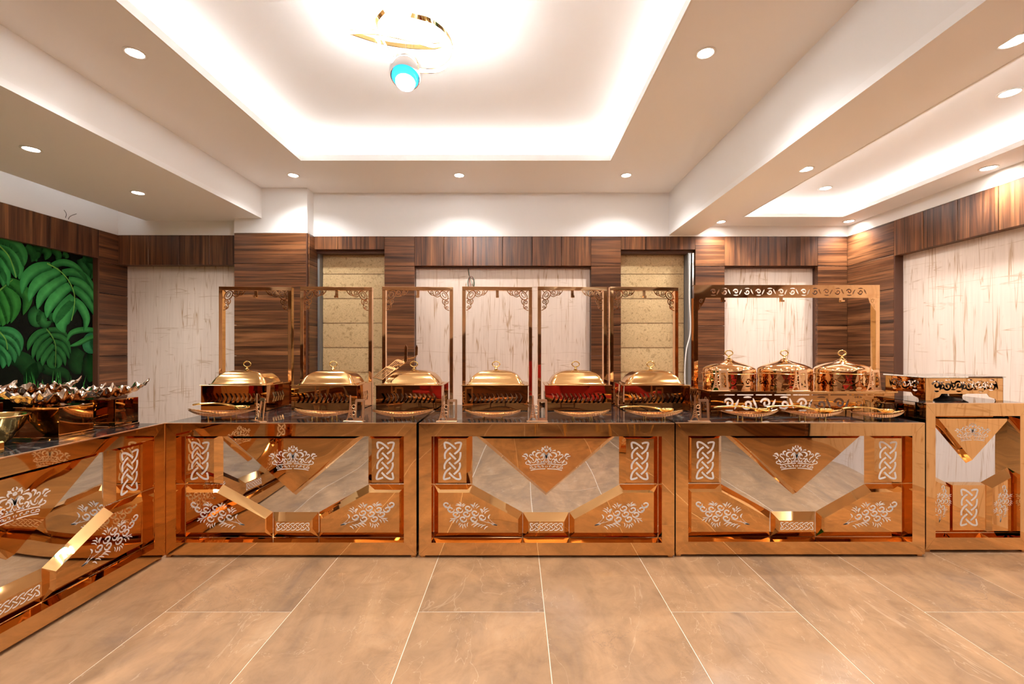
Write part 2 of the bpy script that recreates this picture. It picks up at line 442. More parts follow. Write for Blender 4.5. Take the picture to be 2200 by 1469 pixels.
wall_box('side_channel', 'channel_grey', wb, PX1 + 0.014, PX1 + 0.035, 4.56, 4.66, 0, ZBB - 0.03)

# ---- left wall
wl = struct(MB().box(XL - 0.25, XL - 0.10, YR, 4.8, -0.02, 3.2).build('wall_left', 'dark_gap'))
wall_box('upper_wall', 'white_paint', wl, XL - 0.12, XL, YR, 4.6, ZW, 3.1)
def planks_y(parent, y0, y1, xf, sgn, zt=ZW, zb=0.0, thick=0.05, step=0.3):
    z = zt
    while z > zb + 0.02:
        h = min(step, z - zb)
        piece('plank', (thick, y1 - y0, h - 0.004), (xf + sgn * thick / 2, (y0 + y1) / 2, z - h / 2), 'walnut_y', parent); z -= step
def band_y(parent, y1, y0, wd, xf, sgn, zb, thick=0.05):
    y = y1
    while y > y0 + 0.05:
        h = min(wd, y - y0)
        piece('wood_panel', (thick, h - 0.004, ZW - zb - 0.003), (xf + sgn * thick / 2, y - h / 2, (ZW + zb) / 2), 'walnut_z', parent); y -= wd
planks_y(wl, 4.25, 4.56, XL, -1)
back_edge(wl, XL - 0.12, XL - 0.045, 4.26, 4.6, 0, ZW)
band_y(wl, 4.25, 0.65, 0.45, XL, -1, H + 0.85)
back_edge(wl, XL - 0.12, XL - 0.045, 0.65, 4.26, H + 0.853, ZW)
back_edge(wl, XL - 0.11, XL, 4.236, 4.25, 0, H + 0.85)
planks_y(wl, 0.35, 0.65, XL, -1)
paper(wl, XL - 0.11, XL - 0.06, YR, 0.35, 0, ZBAND)
band_y(wl, 0.35, YR, 0.3, XL, -1, ZBAND)

# ---- right wall
wr = struct(MB().box(XR + 0.12, XR + 0.27, YR, 4.8, -0.02, 3.2).build('wall_right', 'dark_gap'))
wall_box('upper_wall', 'white_paint', wr, XR, XR + 0.14, YR, 4.6, ZW, 3.1)
planks_y(wr, 3.947, 4.50, XR, 1)
back_edge(wr, XR + 0.045, XR + 0.14, 3.955, 4.6, 0, ZW)
back_edge(wr, XR + 0.002, XR + 0.13, 3.935, 3.947, 0, ZW - 0.31)
band_y(wr, 3.947, 0.0, 0.286, XR, 1, H + 0.81)
back_edge(wr, XR + 0.045, XR + 0.14, 0.0, 3.947, H + 0.813, ZW)
paper(wr, XR + 0.075, XR + 0.13, 0.0, 3.94, 0, H + 0.82)
planks_y(wr, YR, 0.0, XR, 1)
# ---- rear wall behind the photographer
we = struct(MB().box(XL - 0.25, XR + 0.27, YR - 0.15, YR, -0.02, 3.2).build('wall_rear', 'dark_gap'))
for xa, xb in ((XL, -1.2), (-1.2, 1.4), (1.4, XR)): planks_x(we, xa, xb, YR + 0.03, zt=1.5)
paper(we, XL - 0.1, XR + 0.1, YR, YR + 0.03, 1.5, 3.1)

# ---- ceiling
ceil = struct(MB().box(XL - 0.25, XR + 0.27, YR, 4.8, 3.06, 3.2).build('ceiling', 'white_paint'))
TX0, TX1, TY0, TY1 = -1.804, 0.79, 0.95, 3.725
def soffit(x0, x1, y0, y1, hx0, hx1, hy0, hy1, z, t=0.03, lip=0.045):
    mb = MB()
    f = lambda a, b, y: (a, b, z + y)
    mb.sheet([(x0, y0), (x1, y0), (x1, y1), (x0, y1)], [[(hx0, hy0), (hx1, hy0), (hx1, hy1), (hx0, hy1)]], t, f)
    o = mb.build('soffit', 'soffit_paint', ceil)
    g = 0.010
    lb = MB().sheet([(hx0, hy0), (hx1, hy0), (hx1, hy1), (hx0, hy1)], [[(hx0 + g, hy0 + g), (hx1 - g, hy0 + g), (hx1 - g, hy1 - g), (hx0 + g, hy1 - g)]], lip + 0.004, lambda a, b, y: (a, b, z - 0.004 + y))
    lb.build('cove_lip', 'trim_white', ceil); return o
RT = (-1.804, 0.79, -3.0, -0.15)
soffit(-2.49, 1.535, 0.4, 4.52, TX0, TX1, TY0, TY1, ZC)
soffit(-2.49, 1.535, YR, 0.4, *RT, ZC)
SB = 0.20
wall_box('tray_top', 'white_paint', ceil, TX0 - SB, TX1 + SB, TY0 - SB, TY1 + SB, ZT, ZT + 0.02)
wall_box('tray_top', 'white_paint', ceil, TX0 - SB, TX1 + SB, RT[2] - SB, RT[3] + SB, ZT, ZT + 0.02)
for a in ((TX0 - SB - 0.02, TX0 - SB, RT[2] - SB, RT[3] + SB), (TX1 + SB, TX1 + SB + 0.02, RT[2] - SB, RT[3] + SB),
          (TX0 - SB, TX1 + SB, RT[2] - SB - 0.02, RT[2] - SB), (TX0 - SB, TX1 + SB, RT[3] + SB, RT[3] + SB + 0.02)):
    wall_box('tray_side', 'white_paint', ceil, *a, ZC + 0.03, ZT + 0.01)
for a in ((TX0 - SB - 0.02, TX0 - SB, TY0 - SB, TY1 + SB), (TX1 + SB, TX1 + SB + 0.02, TY0 - SB, TY1 + SB),
          (TX0 - SB, TX1 + SB, TY0 - SB - 0.02, TY0 - SB), (TX0 - SB, TX1 + SB, TY1 + SB, TY1 + SB + 0.02)):
    wall_box('tray_side', 'white_paint', ceil, *a, ZC + 0.03, ZT + 0.01)
wall_box('beam', 'soffit_paint', ceil, -3.69, -2.49, YR, 4.46, ZLB, ZLB + 0.04)
wall_box('beam_face', 'white_paint', ceil, -2.505, -2.49, YR, 4.46, ZLB + 0.04, ZC + 0.02)
wall_box('beam_face', 'white_paint', ceil, -3.69, -3.675, YR, 4.46, ZLB + 0.04, ZLB + 0.10)
wall_box('cove_top', 'white_paint', ceil, XL, -2.49, YR, 4.46, ZLB + 0.36, ZLB + 0.38)
wall_box('beam', 'soffit_paint', ceil, 1.535, 1.823, YR, 4.52, ZRB, ZRB + 0.04)
wall_box('beam_face', 'white_paint', ceil, 1.535, 1.55, YR, 4.52, ZRB + 0.04, ZC + 0.02)
wall_box('beam_face', 'soffit_paint', ceil, 1.808, 1.823, YR, 4.52, ZRB + 0.04, ZS2 + 0.02)
T2 = (2.115, 3.064, -2.6, 4.186)
soffit(1.81, XR, YR, 4.52, *T2, ZS2, 0.02, 0.03)
wall_box('tray_top', 'white_paint', ceil, T2[0] - 0.12, T2[1] + 0.12, T2[2] - 0.12, T2[3] + 0.12, ZT2, ZT2 + 0.02)
for a in ((T2[0] - 0.14, T2[0] - 0.12, T2[2] - 0.12, T2[3] + 0.12), (T2[1] + 0.12, T2[1] + 0.14, T2[2] - 0.12, T2[3] + 0.12),
          (T2[0] - 0.12, T2[1] + 0.12, T2[2] - 0.14, T2[2] - 0.12), (T2[0] - 0.12, T2[1] + 0.12, T2[3] + 0.12, T2[3] + 0.14)):
    wall_box('tray_side', 'white_paint', ceil, *a, ZS2 + 0.02, ZT2 + 0.01)
# LED strips lying in the coves
def led(x0, x1, y0, y1, z, mat, label):
    o = MB().box(x0, x1, y0, y1, z, z + 0.012).build('cove_light_strip', mat); return tag(o, label, 'light strip', 'light strips lying in the ceiling coves')
zl = ZC + 0.03
led(TX0 - 0.13, TX1 + 0.13, TY1 + 0.10, TY1 + 0.13, zl, 'cove_glow', 'white light strip in the large ceiling tray above the back wall side')
led(TX0 - 0.13, TX1 + 0.13, TY0 - 0.13, TY0 - 0.10, zl, 'cove_glow', 'white light strip in the large ceiling tray opposite the back wall side')
led(TX0 - 0.13, TX0 - 0.10, TY0 - 0.09, TY1 + 0.09, zl, 'cove_glow', 'white light strip in the large ceiling tray on the mural wall side')
led(TX1 + 0.10, TX1 + 0.13, TY0 - 0.09, TY1 + 0.09, zl, 'cove_glow', 'white light strip in the large ceiling tray beside the deep beam')
for a, lb in (((TX0 - 0.13, TX1 + 0.13, RT[3] + 0.10, RT[3] + 0.13), 'added fill light strip in the rear ceiling tray on the side of the large tray'), ((TX0 - 0.13, TX1 + 0.13, RT[2] - 0.13, RT[2] - 0.10), 'added fill light strip in the rear ceiling tray along the rear wall'),
              ((TX0 - 0.13, TX0 - 0.10, RT[2] - 0.09, RT[3] + 0.09), 'added fill light strip in the rear ceiling tray on the mural wall side'), ((TX1 + 0.10, TX1 + 0.13, RT[2] - 0.09, RT[3] + 0.09), 'added fill light strip in the rear ceiling tray beside the deep beam')):
    led(*a, zl, 'fill_glow_rear', lb)  # unseen strips, added for bounce onto soffits and walls
zl = ZS2 + 0.02
led(T2[0] - 0.08, T2[1] + 0.08, T2[3] + 0.06, T2[3] + 0.08, zl, 'cove_glow_side', 'white light strip in the narrow ceiling tray at the back wall')
led(T2[0] - 0.08, T2[0] - 0.06, T2[2], T2[3] + 0.05, zl, 'cove_glow_side', 'white light strip in the narrow ceiling tray beside the deep beam')
led(T2[1] + 0.06, T2[1] + 0.08, T2[2], T2[3] + 0.05, zl, 'cove_glow_side', 'white light strip in the narrow ceiling tray on the wallpapered side wall')
led(-3.64, -3.62, YR + 0.2, 4.3, ZLB + 0.04, 'cove_glow_side', 'white light strip in the slot above the leaf mural')

# ---- downlights
def make_downlight():
    r = link('downlight', None)
    MB().lathe([(0.040, 0.010), (0.052, 0.000), (0.054, -0.004), (0.048, -0.006), (0.040, -0.003), (0.0395, 0.0095)], 28).build('trim_ring', 'trim_white', r, 40)
    MB().lathe([(0.0001, 0.0012), (0.0395, 0.0012), (0.0395, -0.0005), (0.0001, -0.0005)], 24).build('lens', 'lamp_glow', r)
    ld = bpy.data.lights.new('downlight_lamp', 'SPOT'); ld.energy = SPOT_W; ld.spot_size = math.radians(138); ld.spot_blend = 1.0
    ld.shadow_soft_size = 0.035; ld.color = (1.0, 1.0, 0.985)
    lo = link('lamp', ld, r); lo.location = (0, 0, -0.02)
    return r
dl0 = make_downlight(); first = True
def downlight(x, y, z, label):
    global first
    o = dl0 if first else copy_tree(dl0); first = False
    o.location = (x, y, z); tag(o, label, 'downlight', 'round recessed ceiling downlights')
for x, y, z, lb in [
    (-2.02, 4.04, ZC, 'round white downlight in the soffit above the wood clad pillar'),
    (-0.52, 4.04, ZC, 'round white downlight in the soffit above the middle wallpaper panel'),
    (0.99, 4.04, ZC, 'round white downlight in the soffit above the fabric blind beside the deep beam'),
    (-2.02, 2.365, ZC, 'round white downlight in the soffit between large tray and mural side beam'),
    (1.0, 2.365, ZC, 'round white downlight in the soffit between large tray and deep beam'),
    (-2.02, 0.69, ZC, 'downlight in the soffit on the mural side, away from the back wall'),
    (-0.52, 0.55, ZC, 'downlight in the soffit in the middle, away from the back wall'),
    (1.0, 0.69, ZC, 'downlight in the soffit beside the deep beam, away from the back wall'),
    (-2.02, -1.6, ZC, 'added fill downlight above the seating area on the mural side'),  # unseen lamp, added to light the room behind the camera
    (1.0, -1.6, ZC, 'added fill downlight above the red seats'),  # likewise added, out of view
    (-0.5, 0.12, ZC, 'added fill downlight between the large tray and the rear tray'),  # extra unseen lamp, added to brighten the rear floor
    (-3.09, 3.647, ZLB, 'round downlight in the low beam, the one closer to the back wall'),
    (-3.09, 2.844, ZLB, 'round downlight in the low beam over the platter counter, second from the back wall'),
    (-3.09, 2.04, ZLB, 'downlight in the low beam over the platter counter, third from the back wall'),
    (1.985, 4.347, ZS2, 'half hidden downlight tucked beside the deep beam at the back wall'),
    (1.985, 3.067, ZS2, 'half hidden downlight tucked beside the deep beam, second from the back wall'),
    (1.985, 1.787, ZS2, 'half hidden downlight tucked beside the deep beam, third from the back wall'),
    (3.22, 4.33, ZS2, 'downlight in the narrow soffit in the corner of the wood clad walls'),
    (3.22, 3.05, ZS2, 'downlight in the narrow soffit above the wood panels of the side wall'),
    (2.605, 3.77, ZT2, 'downlight inside the narrow glowing tray, the one near the back wall'),
    (2.605, 2.36, ZT2, 'downlight inside the narrow glowing tray, the one farther from the back wall')]:
    downlight(x, y, z, lb)

# ---- chandelier
ch = thing('pendant_chandelier', 'gold pendant lamp with looping glowing bands and a chrome ball with blue light', 'chandelier', (-0.565, 2.28, ZT))
MB().lathe([(0.10, 0.0), (0.10, -0.02), (0.085, -0.028), (0.02, -0.03)], 32).build('canopy', 'trim_white', ch, 40)
zb_ = H + 1.406 - ZT
MB().tube([(0, 0, -0.03), (0, 0, zb_ + 0.07)], 0.0015, 6).build('suspension_wire', 'steel', ch)
for dx in (-0.02, 0.02): MB().tube([(dx, 0.02, -0.03), (dx, 0.02, -0.16)], 0.0015, 6).build('suspension_wire', 'steel', ch)
def loop(pts, name, mat, wd, off=0.0):
    P = catmull(pts, 8); mb = MB(); v = []; k = len(P)
    for i, p in enumerate(P):
        p = Vector(p); a = Vector(P[max(0, i - 1)]); b_ = Vector(P[min(k - 1, i + 1)]); t = (b_ - a).normalized()
        out = Vector((p.x, p.y, 0)); out = out.normalized() if out.length > 1e-4 else Vector((1, 0, 0))
        up = t.cross(out).normalized() if t.cross(out).length > 1e-3 else Vector((0, 0, 1))
        o_ = up.cross(t).normalized() * (1 if up.cross(t).dot(out) >= 0 else -1)
        q = p + o_ * off
        v += [q + up * wd / 2, q - up * wd / 2, q - up * wd / 2 + o_ * 0.004, q + up * wd / 2 + o_ * 0.004]
    fs = []
    for i in range(k - 1):
        for q in range(4): fs.append((i * 4 + q, i * 4 + (q + 1) % 4, i * 4 + 4 + (q + 1) % 4, i * 4 + 4 + q))
    fs += [(3, 2, 1, 0), tuple((k - 1) * 4 + q for q in range(4))]
    return mb.add(v, fs).build(name, mat, ch)
L1 = [(-0.282, 0.0, -0.152), (-0.15, -0.05, -0.185), (-0.01, -0.06, -0.218), (0.126, -0.03, -0.238), (0.178, 0.02, -0.20), (0.12, 0.06, -0.185), (-0.01, 0.06, -0.180), (-0.15, 0.05, -0.163), (-0.28, 0.002, -0.150)]
L2 = [(-0.12, 0.03, -0.02), (-0.157, 0.03, -0.069), (-0.143, 0.02, -0.128), (-0.10, 0.0, -0.211), (-0.064, -0.01, -0.283), (-0.005, -0.02, -0.345), (0.078, -0.02, -0.360), (0.161, 0.0, -0.342), (0.22, 0.02, -0.283), (0.232, 0.03, -0.20), (0.197, 0.03, -0.128), (0.12, 0.03, -0.07), (0.02, 0.03, -0.04)]
for lp in (L1, L2):
    loop(lp, 'gold_band', 'gold_bright', 0.022)
    loop(lp, 'light_band', 'chandelier_glow', 0.012, 0.0045)
ball = MB().lathe([(0.012, 0.078), (0.03, 0.068), (0.053, 0.052), (0.068, 0.030), (0.074, 0.0), (0.071, -0.022), (0.064, -0.037), (0.060, -0.036), (0.060, -0.02), (0.001, -0.015)], 36)
Mb = Matrix.Translation((0, 0, zb_)) @ Matrix.Rotation(math.radians(-22), 4, 'X') @ Matrix.Scale(1.13, 4)
ball.build('ball_shade', 'chrome', ch, 40, M=Mb)
MB().lathe([(0.001, 0.0), (0.058, -0.001), (0.059, -0.03), (0.05, -0.05), (0.001, -0.058)], 28).build('blue_lens', 'blue_glass', ch, 50, M=Mb)
MB().lathe([(0.001, -0.04), (0.046, -0.045), (0.042, -0.062), (0.025, -0.072), (0.001, -0.074)], 24).build('lamp_disc', 'blue_glow', ch, 50, M=Mb @ Matrix.Translation((0, 0.010, 0.004)))

# ------------------------------------------------------------------ leaf mural (a flat print on glass)
MX = XL - 0.05
mural = thing('leaf_mural', 'large glossy wall mural of green split leaves on a black ground', 'mural', (MX, 2.45, 0))
MB().box(-0.012, 0, -1.8, 1.786, 0.62, H + 0.85).build('mural_panel', 'mural_ground', mural)
def mpt(u, v):
    Y = FPX * abs(MX) / (1110.0 - u); return (Y, pz(v, Y))
def print_mesh(name, quads, depth):
    """quads: list of (ring of (y,z), colour per vert)"""
    v = []; f = []; col = []
    for pts, cs in quads:
        o = len(v); v += [(depth, p[0] - 2.45, p[1]) for p in pts]; col += cs; f.append(tuple(range(o, o + len(pts))))
    me = mesh_of(name, v, f, 'mural_leaf'); ca = me.color_attributes.new('Col', 'FLOAT_COLOR', 'POINT')
    for i, c_ in enumerate(col): ca.data[i].color = (*c_, 1)
    bm = bmesh.new(); bm.from_mesh(me); bmesh.ops.recalc_face_normals(bm, faces=bm.faces); bm.to_mesh(me); bm.free()
    return link(name, me, mural)
def strip(quads, left, right, cl, cr):
    for i in range(len(left) - 1):
        quads.append(([left[i], left[i + 1], right[i + 1], right[i]], [cl[i], cl[i + 1], cr[i + 1], cr[i]]))
def lerp3(a, b, t): return tuple(a[i] + (b[i] - a[i]) * t for i in range(3))
leafno = [0]
def zp(x, y): return mpt(x / 2.72, 380 + y / 2.72)
def leaf(lobes, rib, bright=1.0, hue=0.0, seed=1):
    R_ = random.Random(seed); leafno[0] += 1; quads = []
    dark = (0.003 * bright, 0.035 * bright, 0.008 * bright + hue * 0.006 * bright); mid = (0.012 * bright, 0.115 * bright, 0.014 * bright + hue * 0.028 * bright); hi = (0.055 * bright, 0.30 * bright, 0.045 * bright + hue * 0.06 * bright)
    for pts, wz in lobes:
        P = catmull([zp(*p) for p in pts], 6); k = len(P); wd = 0.82 * wz / 2.72 * 4.0 / FPX; le = []; ri = []; ce = []
        for i, p in enumerate(P):
            a = P[max(0, i - 1)]; c_ = P[min(k - 1, i + 1)]; dx, dz = c_[0] - a[0], c_[1] - a[1]; d = math.hypot(dx, dz) or 1e-6
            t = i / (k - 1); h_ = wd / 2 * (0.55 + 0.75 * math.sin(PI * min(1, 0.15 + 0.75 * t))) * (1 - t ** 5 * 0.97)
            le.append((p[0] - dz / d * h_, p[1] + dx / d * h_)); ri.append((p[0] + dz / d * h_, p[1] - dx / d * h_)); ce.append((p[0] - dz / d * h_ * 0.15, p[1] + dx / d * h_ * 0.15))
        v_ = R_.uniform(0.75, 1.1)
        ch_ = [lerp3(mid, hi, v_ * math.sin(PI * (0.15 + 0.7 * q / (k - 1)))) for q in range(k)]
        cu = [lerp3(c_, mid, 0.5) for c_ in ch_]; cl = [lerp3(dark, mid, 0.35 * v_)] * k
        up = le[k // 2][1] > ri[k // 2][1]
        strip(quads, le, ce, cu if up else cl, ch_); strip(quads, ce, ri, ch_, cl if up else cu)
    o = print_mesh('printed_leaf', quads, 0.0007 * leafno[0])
    if rib:
        P = catmull([zp(*p) for p in rib], 8); k = len(P); le = []; ri = []
        for i, p in enumerate(P):
            a = P[max(0, i - 1)]; c_ = P[min(k - 1, i + 1)]; dx, dz = c_[0] - a[0], c_[1] - a[1]; d = math.hypot(dx, dz) or 1e-6; h_ = 0.006 * (1 - 0.6 * i / k)
            le.append((p[0] - dz / d * h_, p[1] + dx / d * h_)); ri.append((p[0] + dz / d * h_, p[1] - dx / d * h_))
        q2 = []; vc = (0.16 * bright, 0.38 * bright, 0.06 * bright); strip(q2, le, ri, [vc] * k, [vc] * k)
        c_ = print_mesh('printed_vein', q2, 0.0007 * leafno[0] + 0.0004); c_.parent = o
    return o
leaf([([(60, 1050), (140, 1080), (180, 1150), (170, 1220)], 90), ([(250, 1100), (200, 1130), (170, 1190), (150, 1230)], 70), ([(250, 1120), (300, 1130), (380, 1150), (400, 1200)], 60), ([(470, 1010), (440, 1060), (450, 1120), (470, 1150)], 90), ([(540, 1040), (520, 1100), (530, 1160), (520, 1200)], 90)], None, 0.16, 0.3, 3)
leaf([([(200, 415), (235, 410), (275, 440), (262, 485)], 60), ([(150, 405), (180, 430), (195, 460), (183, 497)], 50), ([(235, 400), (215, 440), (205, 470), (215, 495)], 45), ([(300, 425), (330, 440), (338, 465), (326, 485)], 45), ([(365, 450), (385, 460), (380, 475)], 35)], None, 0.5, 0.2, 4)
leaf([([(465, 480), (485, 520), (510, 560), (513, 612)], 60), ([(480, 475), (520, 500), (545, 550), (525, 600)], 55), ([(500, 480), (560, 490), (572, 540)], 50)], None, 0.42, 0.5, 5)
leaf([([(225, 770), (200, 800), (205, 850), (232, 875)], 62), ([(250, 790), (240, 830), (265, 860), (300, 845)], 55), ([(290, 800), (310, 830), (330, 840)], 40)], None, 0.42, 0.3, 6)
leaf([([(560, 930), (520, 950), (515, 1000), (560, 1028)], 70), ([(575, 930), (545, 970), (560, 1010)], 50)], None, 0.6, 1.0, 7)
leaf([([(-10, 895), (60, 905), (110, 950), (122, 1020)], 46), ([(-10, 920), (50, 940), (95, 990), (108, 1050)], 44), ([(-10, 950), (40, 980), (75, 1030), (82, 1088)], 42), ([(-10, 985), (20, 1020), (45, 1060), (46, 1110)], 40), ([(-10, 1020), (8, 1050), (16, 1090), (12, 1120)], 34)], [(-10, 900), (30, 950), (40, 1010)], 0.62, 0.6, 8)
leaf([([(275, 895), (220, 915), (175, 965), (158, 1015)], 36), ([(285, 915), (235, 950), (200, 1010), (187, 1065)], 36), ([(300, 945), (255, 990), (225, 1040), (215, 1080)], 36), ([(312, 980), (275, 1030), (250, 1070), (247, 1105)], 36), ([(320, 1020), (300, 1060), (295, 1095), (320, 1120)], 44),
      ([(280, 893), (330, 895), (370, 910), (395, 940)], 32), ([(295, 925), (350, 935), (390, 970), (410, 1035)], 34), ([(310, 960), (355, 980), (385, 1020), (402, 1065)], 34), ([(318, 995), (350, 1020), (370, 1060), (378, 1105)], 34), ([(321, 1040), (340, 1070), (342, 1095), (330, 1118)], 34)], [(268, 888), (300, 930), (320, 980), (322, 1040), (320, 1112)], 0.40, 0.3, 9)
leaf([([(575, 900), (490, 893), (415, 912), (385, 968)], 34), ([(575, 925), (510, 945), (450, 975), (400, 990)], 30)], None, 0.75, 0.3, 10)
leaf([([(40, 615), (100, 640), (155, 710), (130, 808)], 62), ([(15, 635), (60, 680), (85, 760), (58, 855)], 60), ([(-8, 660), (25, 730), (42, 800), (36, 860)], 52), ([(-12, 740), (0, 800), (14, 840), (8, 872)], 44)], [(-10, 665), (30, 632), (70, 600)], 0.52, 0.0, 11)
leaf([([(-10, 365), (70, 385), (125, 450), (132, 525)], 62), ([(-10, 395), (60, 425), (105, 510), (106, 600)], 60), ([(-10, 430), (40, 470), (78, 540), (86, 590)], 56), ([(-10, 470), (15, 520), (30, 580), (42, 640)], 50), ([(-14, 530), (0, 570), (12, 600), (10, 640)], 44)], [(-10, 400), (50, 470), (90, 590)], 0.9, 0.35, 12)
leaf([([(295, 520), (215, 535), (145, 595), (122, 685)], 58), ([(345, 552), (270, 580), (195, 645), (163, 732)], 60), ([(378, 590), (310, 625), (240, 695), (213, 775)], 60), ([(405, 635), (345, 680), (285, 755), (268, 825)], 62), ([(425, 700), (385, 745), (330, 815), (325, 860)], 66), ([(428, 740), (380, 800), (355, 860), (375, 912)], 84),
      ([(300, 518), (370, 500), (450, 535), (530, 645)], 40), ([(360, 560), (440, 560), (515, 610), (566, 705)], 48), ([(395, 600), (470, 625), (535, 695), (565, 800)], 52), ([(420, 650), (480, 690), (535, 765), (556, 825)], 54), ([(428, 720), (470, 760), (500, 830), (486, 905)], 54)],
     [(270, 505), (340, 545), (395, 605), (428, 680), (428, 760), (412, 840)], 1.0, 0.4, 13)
for lf in [o for o in mural.children if o.name.startswith('printed_leaf')]:      # the print goes on along the wall
    for k in (1, 2, 3, 4):
        c_ = copy_tree(lf, mural); c_.location.y = -0.815 * k; c_.location.z = 0.03 * (k % 2)
q3 = []
for i in range(26):
    u = rnd.uniform(50, 200); Y0, z0 = mpt(u, 845); Y1, z1 = mpt(u + rnd.uniform(-14, 14), rnd.uniform(795, 830))
    w_ = 0.006; g = (0.02, rnd.uniform(0.10, 0.22), 0.02); q3.append(([(Y0 - w_, z0), (Y0 + w_, z0), (Y1, z1)], [g, g, (0.05, 0.3, 0.05)]))
gr = print_mesh('printed_grass', q3, 0.0095); gr['kind'] = 'stuff'

# ------------------------------------------------------------------ roman blinds
def blind(x0, x1, label):
    t = thing('roman_blind', label, 'blind', ((x0 + x1) / 2, 4.63, 0), 0, 'gold fabric roman blinds')
    wd = x1 - x0; z = ZBB + 0.03; first_ = None
    while z > 0.35:
        mb = MB(); n = 6; h = 0.252; v = []
        for i in range(n + 1):
            s = i / n; y = -0.004 * math.sin(PI * s) - 0.003 * s
            v += [(-wd / 2, y, z - h * s), (wd / 2, y, z - h * s)]
        v += [(p[0], 0.012, p[2]) for p in v]; f = []; k = 2 * (n + 1)
        for i in range(n): f += [(2 * i, 2 * i + 1, 2 * i + 3, 2 * i + 2), (k + 2 * i + 2, k + 2 * i + 3, k + 2 * i + 1, k + 2 * i)]
        f += [(0, k, k + 1, 1), (2 * n + 1, k + 2 * n + 1, k + 2 * n, 2 * n)]
        f += [(2 * i, 2 * i + 2, k + 2 * i + 2, k + 2 * i) for i in range(n)] + [(2 * i + 3, 2 * i + 1, k + 2 * i + 1, k + 2 * i + 3) for i in range(n)]
        o = mb.add(v, f).build('fabric_fold', 'blind_fabric', t, 30)
        MB().box(-wd / 2, wd / 2, -0.0045, 0.0, z - h - 0.0015, z - h).build('fold_seam', 'walnut_edge', o)
        z -= 0.2535
    return t
blind(PX1 + 0.04, CX[0][0] + 0.0, 'gold patterned fabric blind between the wood clad pillar and a narrow plank column')
blind(CX[1][1], 1.73, 'gold patterned fabric blind beside the grey metal channel and hanging white cable')
cab = MB().tube(catmull([(1.745, 4.50, ZBB - 0.05), (1.735, 4.49, 1.75), (1.745, 4.49, 1.4), (1.70, 4.48, 1.2), (1.685, 4.48, 0.95), (1.70, 4.48, 0.5)], 8), 0.006, 6).build('hanging_cable', 'cable_white', smooth=40)
tag(cab, 'thin white cable hanging down beside the gold fabric blind and grey channel', 'cable')
wires = thing('loose_wire_bundle', 'coiled bundle of loose red, green and black wires hanging on the middle wallpaper', 'wires', (px(1010, 4.55), 4.55, 0))
zt_ = ZBAND - 0.01
for i, mt in enumerate(('cable_red', 'cable_green', 'cable_dark')):
    a = -0.004 + i * 0.004
    pts = [(a - 0.02, 0.0, zt_), (a - 0.012, -0.005, zt_ - 0.07), (a, -0.01, zt_ - 0.10)] + [(0.012 + 0.03 * math.sin(q * 0.9 + i) * (0.8 + 0.2 * i), -0.012 - 0.002 * q, zt_ - 0.16 - 0.07 * math.cos(q * 0.9 + i)) for q in range(9)]
    MB().tube(catmull(pts, 5), 0.0022, 5).build('wire', mt, wires, 40)
wt = thing('wire_ends', 'two thin loose wire ends poking up above the mural wood panels', 'wires', (XL + 0.01, 3.93, ZW))
MB().tube(catmull([(-0.02, 0, -0.004), (0.0, 0.0, 0.05), (0.01, -0.03, 0.08)], 5), 0.002, 5).build('wire', 'cable_dark', wt)
MB().tube(catmull([(-0.02, 0.03, -0.004), (0.0, 0.03, 0.04), (0.01, 0.08, 0.08)], 5), 0.002, 5).build('wire', 'cable_dark', wt)

